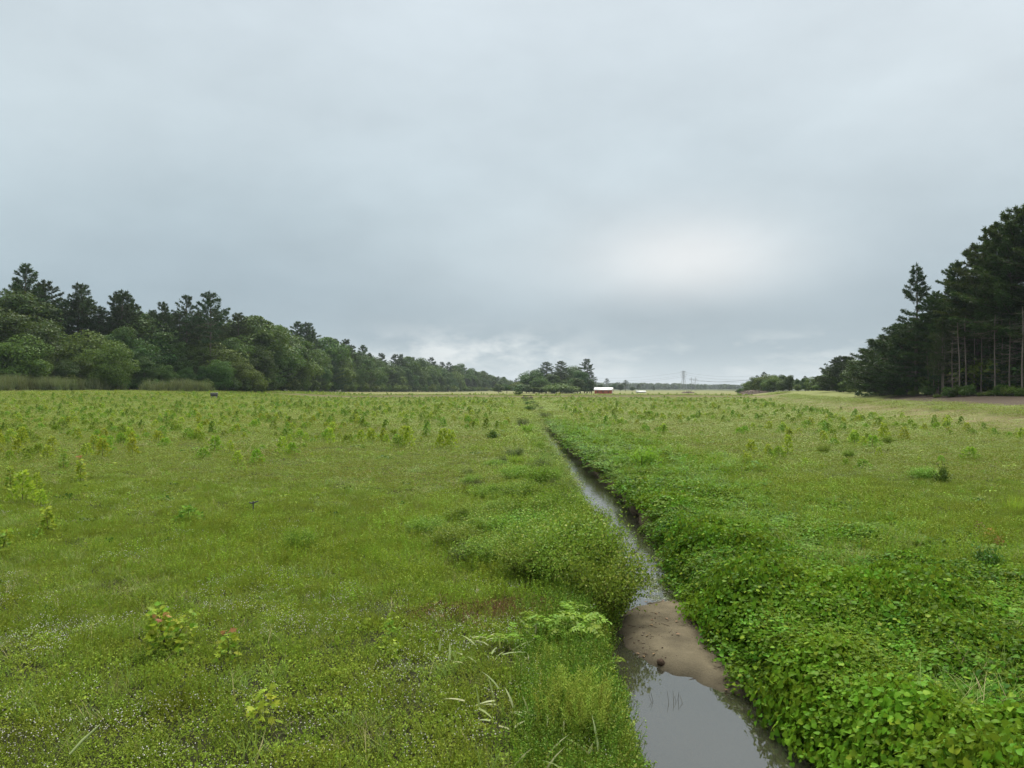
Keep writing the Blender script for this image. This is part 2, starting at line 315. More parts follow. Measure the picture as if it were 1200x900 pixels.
# ------------------------------------------------------------------ the ground: one sheet to the horizon
def build_ground():
    ys = np.concatenate([np.linspace(-60, 0, 7), np.linspace(.5, 5.2, 12), np.arange(5.3, 20, .075)])
    y = 20.; st = .1
    yy = []
    while y < 4200: yy.append(y); y += st; st = min(max(st * 1.028, .1), 250)
    ys = np.concatenate([ys, yy])
    # columns follow the ditch near it, and spread out away from it
    u = np.concatenate([np.arange(-1.7, 1.7, .055)]); t = []
    s = .07; v = 1.7
    while v < 4200: t.append(v); v += s; s *= 1.075
    t = np.array(t); us = np.concatenate([-t[::-1], u, t])
    U, Y = np.meshgrid(us, ys)
    X = U + dcx(np.clip(Y, 3, 260)) * np.exp(-(np.abs(U) / 60) ** 2)
    Z = gz(X, Y)
    ny, nx = X.shape; idx = np.arange(ny * nx).reshape(ny, nx)
    F = np.stack([idx[:-1, :-1], idx[:-1, 1:], idx[1:, 1:], idx[1:, :-1]], -1).reshape(-1, 4)
    x, y, z = X.ravel(), Y.ravel(), Z.ravel()
    def blend(c, col, m): m = np.clip(m, 0, 1)[:, None]; return c * (1 - m) + np.array(col)[None] * m
    n1 = fbm(x, y, 14, 61); n2 = fbm(x, y, 2.2, 62); n3 = fbm(x, y * .25, 9, 63)
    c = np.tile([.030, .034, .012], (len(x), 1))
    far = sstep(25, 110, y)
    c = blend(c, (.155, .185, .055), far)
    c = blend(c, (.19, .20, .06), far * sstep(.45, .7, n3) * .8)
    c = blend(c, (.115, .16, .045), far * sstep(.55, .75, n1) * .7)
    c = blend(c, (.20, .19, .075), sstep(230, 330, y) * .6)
    c = blend(c, (.10, .075, .035), sstep(234, 237, y) * sstep(243, 241, y) * sstep(-110, -60, x) * sstep(130, 60, x) * .9)     # dry trench line across the bog
    c = blend(c, (.17, .18, .075), sstep(500, 560, y) * .8)
    b = xb(y)
    tan = sstep(b - 5 + 6 * (n2 - .5), b, x) * sstep(b + 9, b + 5, x) * (y < 420)
    c = blend(c, (.17, .145, .07), tan * (.3 + .7 * sstep(.35, .6, n2)))
    c = blend(c, (.17, .19, .06), sstep(b + 5, b + 10, x) * (y < 500))
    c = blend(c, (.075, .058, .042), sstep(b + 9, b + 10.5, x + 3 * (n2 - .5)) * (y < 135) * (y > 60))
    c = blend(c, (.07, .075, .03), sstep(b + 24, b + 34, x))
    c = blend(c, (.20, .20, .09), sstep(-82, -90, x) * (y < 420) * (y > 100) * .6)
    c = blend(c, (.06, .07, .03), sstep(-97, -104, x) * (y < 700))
    c = blend(c, (.05, .07, .025), (y > 1100) * 1.0)
    c = blend(c, (.10, .06, .04), np.exp(-(((x + .15) / .75) ** 2 + ((y - 10.5) / .45) ** 2)) * .9)
    ad = np.abs(x - dcx(y)) - dhw(y); inbed = (z < -.12) & (y < 236)
    c = blend(c, (.10, .075, .045), inbed * 1.0)
    psd = polysd(x, y, BAR)
    sand = ((psd > -.8) & (ad < .4)) * sstep(-.8, -.3, psd) * sstep(.42, .25, ad)
    wet = sstep(WATER + .085, WATER - .01, z + (n2 - .5) * .03)
    sc = np.array([.128, .110, .072])[None] * (.35 + .75 * fbm(x, y, .3, 71) + .55 * fbm(x, y, 1.1, 72))[:, None]
    c = c * (1 - sand[:, None]) + (sc * (1 - .6 * wet)[:, None]) * sand[:, None]
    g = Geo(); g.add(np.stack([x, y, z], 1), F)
    m, nt = newmat('soil_and_sand')
    at = nd(nt, 'ShaderNodeAttribute', attribute_name='tint'); ge = nd(nt, 'ShaderNodeNewGeometry')
    na = noise(nt, ge.outputs['Position'], 2.5, 6, .65); nb = noise(nt, ge.outputs['Position'], 38, 4, .7); nc = noise(nt, ge.outputs['Position'], .09, 4, .6)
    k = mth(nt, 'ADD', mth(nt, 'ADD', mth(nt, 'MULTIPLY', na, .55), mth(nt, 'MULTIPLY', nb, .7)), mth(nt, 'MULTIPLY', nc, .5))
    k = mth(nt, 'ADD', k, .12)
    v = nd(nt, 'ShaderNodeVectorMath', operation='SCALE'); nt.links.new(at.outputs['Color'], v.inputs[0]); nt.links.new(k, v.inputs['Scale'])
    bs = nd(nt, 'ShaderNodeBsdfPrincipled'); nt.links.new(v.outputs[0], bs.inputs['Base Color']); bs.inputs['Roughness'].default_value = .95; bs.inputs['Specular IOR Level'].default_value = .15
    bp = nd(nt, 'ShaderNodeBump'); bp.inputs['Strength'].default_value = .7; bp.inputs['Distance'].default_value = .02; nt.links.new(mth(nt, 'ADD', nb, na), bp.inputs['Height']); nt.links.new(bp.outputs[0], bs.inputs['Normal'])
    oo = nd(nt, 'ShaderNodeOutputMaterial'); nt.links.new(bs.outputs[0], oo.inputs[0])
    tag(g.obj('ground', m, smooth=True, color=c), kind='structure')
build_ground()

def build_water():
    ys = np.concatenate([np.arange(3.4, 25, .12), np.arange(25, 236, 1.0)])
    cx = dcx(ys); hw = dhw(ys) + .55; k = 12
    g = Geo(); f = np.linspace(-1, 1, k); X = cx[:, None] + hw[:, None] * f[None]; Y = np.repeat(ys[:, None], k, 1)
    i = np.arange(len(ys) * k).reshape(len(ys), k)
    F = np.stack([i[:-1, :-1], i[:-1, 1:], i[1:, 1:], i[1:, :-1]], -1).reshape(-1, 4)
    g.add(np.stack([X.ravel(), Y.ravel(), np.full(X.size, WATER)], 1), F)
    m, nt = newmat('ditch_water')
    ge = nd(nt, 'ShaderNodeNewGeometry'); sp = nd(nt, 'ShaderNodeSeparateXYZ'); nt.links.new(ge.outputs['Position'], sp.inputs[0])
    n = noise(nt, ge.outputs['Position'], 7, 3, .5); n2 = noise(nt, ge.outputs['Position'], 1.2, 2, .5)
    riff = nd(nt, 'ShaderNodeMapRange'); riff.inputs[1].default_value = 11; riff.inputs[2].default_value = 15; riff.inputs[3].default_value = .02; riff.inputs[4].default_value = .22; nt.links.new(sp.outputs[1], riff.inputs[0])
    bp = nd(nt, 'ShaderNodeBump'); bp.inputs['Distance'].default_value = .03; nt.links.new(riff.outputs[0], bp.inputs['Strength']); nt.links.new(mth(nt, 'ADD', n, n2), bp.inputs['Height'])
    gl = nd(nt, 'ShaderNodeBsdfGlossy'); gl.inputs['Roughness'].default_value = .03; gl.inputs['Color'].default_value = (1, 1, 1, 1); nt.links.new(bp.outputs[0], gl.inputs['Normal'])
    tr = nd(nt, 'ShaderNodeBsdfTransparent'); tr.inputs[0].default_value = (.62, .46, .26, 1)
    df = nd(nt, 'ShaderNodeBsdfDiffuse'); df.inputs[0].default_value = (.15, .155, .11, 1)
    ms = nd(nt, 'ShaderNodeMixShader'); ms.inputs[0].default_value = .2; nt.links.new(tr.outputs[0], ms.inputs[1]); nt.links.new(df.outputs[0], ms.inputs[2])
    fr = nd(nt, 'ShaderNodeFresnel'); fr.inputs['IOR'].default_value = 2.5; nt.links.new(bp.outputs[0], fr.inputs['Normal'])
    mx = nd(nt, 'ShaderNodeMixShader'); nt.links.new(fr.outputs[0], mx.inputs[0]); nt.links.new(ms.outputs[0], mx.inputs[1]); nt.links.new(gl.outputs[0], mx.inputs[2])
    oo = nd(nt, 'ShaderNodeOutputMaterial'); nt.links.new(mx.outputs[0], oo.inputs[0])
    tag(g.obj('ditch_water', m), kind='structure')
build_water()

# ------------------------------------------------------------------ leaf templates
LEAF2 = (np.array([(0, 0, 0), (-.30, .42, .07), (0, 1, -.06), (.30, .42, .07)]), np.array([(0, 2, 1), (0, 3, 2)]))
NARROW = (np.array([(0, 0, 0), (-.13, .4, .04), (0, 1, -.12), (.13, .4, .04)]), np.array([(0, 2, 1), (0, 3, 2)]))
HEART = (np.array([(0, .1, 0), (-.30, .0, .05), (-.46, .32, .09), (-.30, .70, .04), (0, 1.02, -.10), (.30, .70, .04), (.46, .32, .09), (.30, .0, .05), (0, .48, .0)]),
         np.array([(8, 0, 1), (8, 1, 2), (8, 2, 3), (8, 3, 4), (8, 4, 5), (8, 5, 6), (8, 6, 7), (8, 7, 0)]))
MAPLE = (np.array([(0, 0, 0), (-.22, .05, .02), (-.50, .28, .05), (-.26, .34, .02), (-.40, .66, .0), (-.14, .58, .02), (0, 1, -.08), (.14, .58, .02), (.40, .66, 0), (.26, .34, .02), (.50, .28, .05), (.22, .05, .02), (0, .4, -.02)]),
         np.array([(12, i, i + 1) for i in range(11)] + [(12, 11, 0)]))
BLADE = (np.array([(-.5, 0, 0), (.5, 0, 0), (-.42, .35, -.03), (.42, .35, -.03), (-.28, .70, -.14), (.28, .70, -.14), (0, 1, -.32)]),
         np.array([(0, 1, 3), (0, 3, 2), (2, 3, 5), (2, 5, 4), (4, 5, 6)]))
SQ = (np.array([(-.5, -.5, 0), (.5, -.5, 0), (.5, .5, 0), (-.5, .5, 0)]), np.array([(0, 1, 2, 3)]))
DIA = (np.array([(0, 0, 1), (1, 0, 0), (0, 1, 0), (-1, 0, 0), (0, -1, 0), (0, 0, -.6)]), np.array([(0, 1, 2), (0, 2, 3), (0, 3, 4), (0, 4, 1), (5, 2, 1), (5, 3, 2), (5, 4, 3), (5, 1, 4)]))
def rdir(n, up=0., spread=1.):
    v = R.normal(size=(n, 3)) * np.array([1, 1, spread]); v[:, 2] += up; return unit(v)
def disc(n, r):
    a = R.random(n) * 2 * np.pi; q = r * np.sqrt(R.random(n)); return q * np.cos(a), q * np.sin(a), q / r
UP = np.array([0, 0, 1.])

def c_creeper(n=150, r=.3, leaf=.03, h=.10, mat=None, T=LEAF2):
    g = Geo(); x, y, q = disc(n, r); hh = h * (1 - .6 * q ** 2)
    z = hh * (.25 + .75 * np.sqrt(R.random(n)))
    g.place(T, np.stack([x, y, z], 1), rdir(n, .55, .7), rdir(n, .75), leaf * R.uniform(.6, 1.35, n)); return g
def c_herb(ns=16, r=.22, h=.26, leaf=.032, nl=11, T=LEAF2, up=.7):
    g = Geo(); x, y, q = disc(ns, r)
    for i in range(ns):
        H = h * R.uniform(.55, 1.15); b = R.normal(size=2) * .06
        t = np.linspace(.2, 1, nl); p = np.stack([x[i] + b[0] * t, y[i] + b[1] * t, H * t], 1)
        g.place(T, p, rdir(nl, up * .7, .4), rdir(nl, 1.0), leaf * R.uniform(.7, 1.2, nl) * (1.15 - .45 * t))
        g.tube(np.array([(x[i], y[i], 0), (x[i] + b[0], y[i] + b[1], H)]), [.003, .0015], 3, .3, False)
    return g
def c_grass(n=55, r=.16, h=.28, w=.007, lean=.5):
    g = Geo(); x, y, q = disc(n, r); d = unit(np.stack([R.normal(size=n) * lean, R.normal(size=n) * lean, np.ones(n)], 1))
    L = h * R.uniform(.5, 1.2, n); nr = unit(-np.stack([d[:, 0], d[:, 1], -np.ones(n) * .2], 1) + R.normal(size=(n, 3)) * .2)
    g.place(BLADE, np.stack([x, y, np.zeros(n)], 1), d, nr, np.stack([np.full(n, w), L, L], 1)); return g
def c_vine(n=190, r=.42, h=.36, leaf=.058, T=HEART):
    g = Geo(); x, y, q = disc(n, r); z = h * np.sqrt(np.clip(1 - q ** 2 * .9, 0, 1)) * (.30 + .80 * R.random(n) ** .5)
    nr = unit(np.stack([x / r * .9, y / r * .9, np.full(n, .9)], 1) + R.normal(size=(n, 3)) * .45)
    yd = unit(np.cross(nr, R.normal(size=(n, 3)))); yd[:, 2] -= .45; yd = unit(yd)
    g.place(T, np.stack([x, y, z], 1), yd, nr, leaf * R.uniform(.6, 1.25, n)); return g
def c_flower(n=26, r=.3, h=.13, s=.006):
    g = Geo(); x, y, q = disc(n, r); g.place(DIA, np.stack([x, y, h * R.uniform(.7, 1.15, n)], 1), rdir(n), rdir(n), s * R.uniform(.6, 1.3, n)); return g
def c_seed(h=.5, r=.2, n=110, leaf=.075, T=LEAF2, top=.0):
    g = Geo(); t = R.random(n) ** .8; a = R.random(n) * 6.28; rr = r * (1.15 - t) * np.sqrt(R.random(n)) + .01
    p = np.stack([rr * np.cos(a), rr * np.sin(a), h * (.12 + .88 * t)], 1)
    d = unit(np.stack([np.cos(a), np.sin(a), np.full(n, .5)], 1) + R.normal(size=(n, 3)) * .5)
    g.place(T, p, d, rdir(n, 1.1), leaf * R.uniform(.6, 1.2, n), a=np.clip(R.random(n) * .95 + top * (t > .9) * .5, 0, 1)); return g

# ------------------------------------------------------------------ scatter (countless ground cover only)
def scatter(name, geos, mats, X, Y, Z, sc, label=None, tilt=.12):
    coll = bpy.data.collections.new(name + '_kinds')
    for i, g in enumerate(geos):
        mt = mats[i] if isinstance(mats, list) else mats
        coll.objects.link(bpy.data.objects.new('%s_kind%d' % (name, i), g.mesh(name + '_leaves', mt)))
    n = len(X); m = bpy.data.meshes.new(name); m.vertices.add(n)
    m.vertices.foreach_set('co', np.stack([X, Y, Z], 1).astype(np.float32).ravel())
    rot = np.stack([R.normal(size=n) * tilt, R.normal(size=n) * tilt, R.random(n) * 6.28], 1)
    sc = np.asarray(sc, float)
    if sc.ndim == 1: sc = np.repeat(sc[:, None], 3, 1)
    for nm, arr in (('rot', rot), ('scl', sc)):
        a = m.attributes.new(nm, 'FLOAT_VECTOR', 'POINT'); a.data.foreach_set('vector', arr.astype(np.float32).ravel())
    a = m.attributes.new('pick', 'INT', 'POINT'); a.data.foreach_set('value', R.integers(0, len(geos), n).astype(np.int32))
    o = bpy.data.objects.new(name, m); COL.objects.link(o)
    ng = bpy.data.node_groups.new(name, 'GeometryNodeTree')
    ng.interface.new_socket('Geometry', in_out='INPUT', socket_type='NodeSocketGeometry'); ng.interface.new_socket('Geometry', in_out='OUTPUT', socket_type='NodeSocketGeometry')
    gi = ng.nodes.new('NodeGroupInput'); go = ng.nodes.new('NodeGroupOutput')
    ci = ng.nodes.new('GeometryNodeCollectionInfo'); ci.inputs['Collection'].default_value = coll; ci.inputs['Separate Children'].default_value = True; ci.inputs['Reset Children'].default_value = True
    ip = ng.nodes.new('GeometryNodeInstanceOnPoints'); ip.inputs['Pick Instance'].default_value = True
    def na(nm, t):
        x = ng.nodes.new('GeometryNodeInputNamedAttribute'); x.data_type = t; x.inputs[0].default_value = nm; return x.outputs[0]
    ng.links.new(gi.outputs[0], ip.inputs['Points']); ng.links.new(ci.outputs[0], ip.inputs['Instance'])
    ng.links.new(na('pick', 'INT'), ip.inputs['Instance Index'])
    er = ng.nodes.new('FunctionNodeEulerToRotation'); ng.links.new(na('rot', 'FLOAT_VECTOR'), er.inputs[0]); ng.links.new(er.outputs[0], ip.inputs['Rotation'])
    ng.links.new(na('scl', 'FLOAT_VECTOR'), ip.inputs['Scale']); ng.links.new(ip.outputs[0], go.inputs[0])
    md = o.modifiers.new('scatter', 'NODES'); md.node_group = ng
    return tag(o, label, None, None, 'stuff')
def pts(dens, y0, y1, full=None, side=None):
    """random points in the view fan between y0 and y1, density per m2 (callable of Y), in bands"""
    xs, ys = [], []; y = y0
    while y < y1:
        yn = min(y1, y * 1.08 + .3); w = .74 * yn + 2.5; d = dens((y + yn) / 2) if callable(dens) else dens
        n = R.poisson(d * 2 * w * (yn - y)); xs.append(R.uniform(-w, w, n)); ys.append(R.uniform(y, yn, n)); y = yn
    return np.concatenate(xs), np.concatenate(ys)
def farscale(Y, y0=16, cap=5.5): return np.clip(Y / y0, 1, cap)
def land(X, Y):  # open field: outside the ditch, between the woods
    return (np.abs(X - dcx(Y)) - dhw(Y) > .02) & (X < xb(Y) + 9.5) & (X > -97) & ~((Y > 234) & (Y < 243) & (X > -70) & (X < 90)) & (np.exp(-(((X + .15) / .75) ** 2 + ((Y - 10.5) / .4) ** 2)) < .35 + .6 * R.random(len(X))) & ~((X > xb(Y) - 5 + 8 * (fbm(X, Y, 2.2, 62) - .5)) & (X < xb(Y) + 5.5) & (R.random(len(X)) < .66))
def vwid(Y): return np.interp(Y, [5, 9, 13, 17, 25, 45, 60, 78], [9, 7.0, 5.6, 4.9, 4.6, 3.9, 3.0, .6])
def vine_m(X, Y, e=0): return (dright(X, Y) > -.16) & (dright(X, Y) < vwid(Y) + (fbm(X, Y, 2.5, 81) - .5) * 5.5 + (R.random(len(X)) - .5) * 1.6 + e) & (Y < 80)
def herb_m(X, Y):   # lush band left of the ditch and fringes on the right
    a = np.exp(-(((X + 3.0) / 4.6) ** 2 + ((Y - 15.5) / 4.6) ** 2)) + .9 * np.exp(-((X - dcx(Y) + 2.4) / 1.5) ** 2) * (Y > 11)
    b = (dright(X, Y) > 0) * np.exp(-((dright(X, Y) - vwid(Y)) / 4.0) ** 2) * (Y < 90) * .8
    return a + b + (fbm(X, Y, 3, 82) - .5) * .9

X, Y = pts(lambda y: 34 / farscale(y) ** 2, 4.6, 300)
k = land(X, Y) & ~vine_m(X, Y, -.8); X, Y = X[k], Y[k]; s = farscale(Y) * R.uniform(.75, 1.3, len(X))
near = Y < 24 + 10 * (fbm(X, Y, 6, 83) - .5)
scl = np.stack([s, s, s ** .15 * (.45 + 1.1 * fbm(X, Y, .8, 95)) * R.uniform(.8, 1.2, len(s))], 1); Z = gz(X, Y) - .015
scatter('ground_cover', [c_creeper(150, .28, .024, .12), c_herb(26, .24, .15, .022, 9), c_creeper(110, .24, .032, .09), c_herb(22, .24, .18, .020, 11, NARROW), c_herb(24, .22, .12, .026, 7)], M_creep, X[near], Y[near], Z[near], scl[near], 'low creeping leafy plants covering the near field')
scatter('cranberry_vines', [c_creeper(170, .3, .024, .12), c_creeper(140, .3, .030, .15), c_creeper(150, .3, .022, .10)], M_dull, X[~near], Y[~near], Z[~near], scl[~near], 'dull green low vines matting the bog')

X, Y = pts(lambda y: 14 / farscale(y, 14, 5) ** 2, 5, 150)
k = land(X, Y) & ~vine_m(X, Y, -1.5) & (herb_m(X, Y) > R.uniform(.25, .95, len(X))); X, Y = X[k], Y[k]; s = farscale(Y, 14, 5) * R.uniform(.7, 1.25, len(X))
scatter('herbs', [c_herb(), c_herb(14, .2, .32, .036, 12), c_herb(18, .22, .22, .028, 10)], M_herb, X, Y, gz(X, Y) - .01, np.stack([s, s, R.uniform(.7, 1.1, len(s))], 1), 'bright green leafy herbs in the lush part of the field')

X, Y = pts(lambda y: 9 / farscale(y, 14, 5) ** 2, 5, 260)
gm = fbm(X, Y, 5, 84) + .25 * np.exp(-(((X + 6.5) / 4.5) ** 2 + ((Y - 12.5) / 4) ** 2)) + .35 * (polysd(X, Y, np.array([(12.5, 17.5), (22, 18.5), (22, 21.5), (12.2, 20.6)])) > 0) * 1
k = land(X, Y) & ~vine_m(X, Y, -.3) & (gm > R.uniform(.35, .75, len(X))); X, Y = X[k], Y[k]; s = farscale(Y, 14, 5) * R.uniform(.6, 1.15, len(X))
scatter('grass', [c_grass(), c_grass(40, .12, .22, .006, .7), c_grass(60, .2, .34, .006, .35)], [M_grass, M_grass, M_grass], X, Y, gz(X, Y) - .01, np.stack([s, s, R.uniform(.5, .9, len(s))], 1), 'thin green grass growing through the field')

X, Y = pts(lambda y: 3.2 / farscale(y, 14, 5) ** 2, 5, 120)
sm = np.exp(-(((X + 8.2) / 3.6) ** 2 + ((Y - 12.8) / 2.2) ** 2)) + .35 * (fbm(X, Y, 4, 85) > .6)
k = land(X, Y) & ~vine_m(X, Y) & (sm > R.uniform(.1, .9, len(X))); X, Y = X[k], Y[k]
scatter('dry_grass', [c_grass(22, .25, .26, .006, 1.6), c_grass(16, .2, .3, .005, 1.2)], M_straw, X, Y, gz(X, Y) + .02, farscale(Y, 14, 4) * .8, 'straw coloured dry grass lying through the green')

X, Y = pts(lambda y: 10 / farscale(y, 12, 4) ** 2, 5, 26)
k = land(X, Y) & ~vine_m(X, Y) & (X < 1.3) & (fbm(X, Y, 1.6, 86) + .25 * sstep(16, 7, Y) > R.uniform(.5, .9, len(X))); X, Y = X[k], Y[k]
scatter('white_flowers', [c_flower(30), c_flower(18), c_flower(24, .24, .16, .007)], M_white, X, Y, gz(X, Y), np.full(len(X), .9), 'tiny white flower heads dotted over the near ground cover')

X, Y = pts(lambda y: 5 / farscale(y, 14, 4) ** 2, 5, 60)
k = land(X, Y) & ~vine_m(X, Y) & (fbm(X, Y, 1.3, 101) > R.uniform(.5, .8, len(X))); X, Y = X[k], Y[k]; s = farscale(Y, 14, 4) * R.uniform(.6, 1.2, len(X))
scatter('broadleaf_weeds', [c_vine(30, .16, .16, .05), c_creeper(26, .16, .055, .14, T=HEART), c_herb(6, .12, .24, .05, 8), c_seed(.26, .10, 40, .045)], [M_herb, M_dark, M_bright, M_willow], X, Y, gz(X, Y) - .01, np.stack([s, s, R.uniform(.7, 1.2, len(s))], 1), 'scattered broader leaved weeds among the low cover')
X, Y = pts(lambda y: 2.2 / farscale(y, 12, 4) ** 2, 5, 50)
k = land(X, Y) & ~vine_m(X, Y) & (fbm(X, Y, 2.4, 102) > R.uniform(.4, .7, len(X))); X, Y = X[k], Y[k]
scatter('loose_blades', [c_grass(7, .15, .34, .006, .9), c_grass(5, .2, .28, .005, 1.8), c_grass(9, .1, .40, .005, .5)], [M_grass, M_straw, M_herb], X, Y, gz(X, Y), farscale(Y, 14, 3) * .9, 'single longer grass blades and dead stalks sticking out of the low cover', .3)

# broad-leaved vines on the right bank
n = 26000; Y = 5 + 75 * R.random(n) ** 1.7; X = dcx(Y) + dhw(Y) - .02 + np.interp(Y, [0, 14, 22, 45], [-.10, 0, .20, .34]) + R.random(n) * 11
k = vine_m(X, Y) & (X < .74 * Y + 3); X, Y = X[k], Y[k]
s = np.clip(Y / 18, 1, 1.9) * R.uniform(.7, 1.2, len(X)); keep = R.random(len(X)) < 1.0 / np.clip(Y / 18, 1, 1.9) ** 1.0
# tidy density so the near part is about 11 clumps per square metre
X, Y, s = X[keep], Y[keep], s[keep]
dr = dright(X, Y); hump = (.25 + 1.25 * sstep(.25, .75, fbm(X, Y, 1.5, 87)) + .15 * sstep(2.5, .3, dr)) * (1 - .8 * sstep(vwid(Y) - 3.5, vwid(Y) + .5, dr)) * np.interp(Y, [0, 12, 20, 30, 60], [1, 1, .65, .42, .35])
scatter('vine_leaves', [c_vine(), c_vine(180, .38, .40, .054), c_vine(200, .45, .32, .050), c_vine(160, .4, .38, .066)], M_vine, X, Y, gz(X, Y) - .02, np.stack([s, s, hump], 1), 'dense dark green broad leaved vines heaped along the right bank', .2)
k = R.random(len(X)) < .10; 
scatter('vine_tips', [c_herb(5, .12, .34, .055, 8, LEAF2, .9), c_herb(4, .1, .42, .05, 9, LEAF2, .9)], M_bright, X[k], Y[k], gz(X[k], Y[k]) + .14 * hump[k], s[k] * .8, 'pale young shoots standing out of the vines')
k = R.random(len(X)) < .004
scatter('yellow_leaves', [c_creeper(9, .12, .06, .10, T=HEART)], M_yel, X[k], Y[k], gz(X[k], Y[k]) + .05, s[k], 'a few yellowed leaves among the vines')

# left bank fringe, hanging over the edge
n = 5200; Y = 5 + 70 * R.random(n) ** 1.6; X = dcx(Y) - dhw(Y) - .02 - R.random(n) ** 1.3 * 1.0
keep = (R.random(n) < 1.0 / np.clip(Y / 14, 1, 4) ** .8); X, Y = X[keep], Y[keep]; s = np.clip(Y / 16, 1, 2.4) * R.uniform(.6, 1.1, len(X))
scatter('bank_herbs', [c_herb(14, .2, .26, .034, 11), c_herb(12, .18, .34, .038, 12, NARROW), c_creeper(120, .25, .035, .16)], M_willow, X, Y, gz(X, Y) - .01, np.stack([s, s, s * np.interp(Y, [0, 15, 19, 60], [1, .9, .35, .12])], 1), 'mixed leafy herbs along the left edge of the ditch')
n = 260; Y = 12.6 + 6 * R.random(n); X = dcx(Y) + dhw(Y) * R.uniform(-.1, 1.0, n); k = (fbm(X, Y, .8, 88) > .47); X, Y = X[k], Y[k]
g1_, g2_ = c_grass(40, .22, .16, .006, 3), c_creeper(60, .2, .022, .02)
scatter('water_weed', [g1_, g2_], M_algae, X, Y, np.full(len(X), WATER + .004), np.full(len(X), .8), 'green weed trailing in the shallow water', .02)
n = 90; X = -.15 + R.normal(size=n) * .5; Y = 10.5 + R.normal(size=n) * .28
scatter('withered_plants', [c_creeper(60, .2, .03, .15), c_herb(8, .15, .22, .02, 7)], M_brownleaf, X, Y, gz(X, Y) + .03, np.full(len(X), .8), 'brown withered plants in a bare patch by the left bank')

n = 900; X = R.uniform(1.3, 3.3, n); Y = R.uniform(8.5, 13, n); k = (polysd(X, Y, BAR) > -.12) & (fbm(X, Y, .5, 97) > R.uniform(.35, .75, n)); X, Y = X[k], Y[k]
g_ = Geo(); g_.place(DIA, np.zeros((1, 3)), np.array([[0, 1., 0]]), UP[None], np.array([[.014, .012, .009]])); g2 = Geo(); g2.tube([(-.05, 0, .004), (0, .01, .008), (.05, -.005, .004)], [.002, .003, .0015], 3)
g3_ = Geo(); g3_.place(LEAF2, np.array([[0, 0, .006]]), np.array([[0, 1., .1]]), UP[None], .05)
scatter('sand_litter', [g_, g2, g3_, g_], [M_clod, M_clod, M_brownleaf, M_clod], X, Y, gz(X, Y), R.uniform(.4, 1.6, len(X)), 'crumbs of mud, bits of twig and dead leaf on the sand bar')
n = 2600; Y = 5 + 60 * R.random(n) ** 1.5; X = dcx(Y) + dhw(Y) + .2 + R.random(n) * 9; k = vine_m(X, Y) & (fbm(X, Y, 1.8, 98) > R.uniform(.4, .75, n)); X, Y = X[k], Y[k]
scatter('grass_in_vines', [c_grass(40, .16, .48, .009, .5), c_herb(9, .16, .5, .045, 12, NARROW), c_grass(26, .2, .42, .012, .8)], [M_grass, M_herb, M_herb], X, Y, gz(X, Y), R.uniform(.7, 1.1, len(X)) * np.interp(Y, [0, 15, 50], [1, 1, .8]), 'grass and taller weeds growing up through the vines')

# ------------------------------------------------------------------ shrubs, saplings and other single plants
def shrub_meshes(h, r, n, leaf, T, mat, nst=14):
    st = Geo(); fo = Geo(); a = R.random(nst) * 6.28
    per = n // nst
    for i in range(nst):
        rr = r * R.uniform(.35, 1.0); H = h * R.uniform(.65, 1.05) * (1.1 - .35 * rr / r)
        tt = np.linspace(0, 1, 6); pth = np.stack([np.cos(a[i]) * rr * tt ** 1.2, np.sin(a[i]) * rr * tt ** 1.2, H * tt - .05], 1); pth[1:-1] += R.normal(size=(4, 3)) * .02
        st.tube(pth, np.linspace(.008, .002, 6), 4, None, False)
        t = R.random(per) ** .7; b = np.stack([np.interp(t, tt, pth[:, k]) for k in range(3)], 1) + R.normal(size=(per, 3)) * r * .13
        b[:, 2] = np.maximum(b[:, 2], .02)
        fo.place(T, b, rdir(per, .55, .7), rdir(per, 1), leaf * R.uniform(.6, 1.25, per))
    return st.mesh('stem', M_twig), fo.mesh('foliage', mat)
SH = {'willow': [shrub_meshes(.95, .70, 8000, .046, LEAF2, M_willow, 44), shrub_meshes(.85, .66, 7000, .042, LEAF2, M_willow, 40)],
      'olive': [shrub_meshes(.8, .6, 5200, .055, NARROW, M_shrubdull, 30)],
      'bright': [shrub_meshes(.6, .42, 1500, .055, LEAF2, M_bright, 14)],
      'dark': [shrub_meshes(.55, .36, 900, .07, LEAF2, M_dark, 12)],
      'tuft': [(c_grass(50, .15, .3, .01, .3).mesh('stem', M_stem), c_grass(260, .30, .60, .012, .45).mesh('foliage', M_bright))]}
def shrub(kind, px, py, Y, h, label, name='shrub', cat='shrub', v=0, group=None, w=1):
    x, _, _ = P(px, py, Y); me = SH[kind][v % len(SH[kind])]; z = ground(x, Y)
    hh = {'willow': .95, 'olive': .8, 'bright': .6, 'dark': .55, 'tuft': .6}[kind]
    t = thing(name, label, cat, (x, Y, z - .01), R.random() * 6.28, group, (h / hh * w, h / hh * w, h / hh))
    put('stem', me[0], t); put('foliage', me[1], t); return t
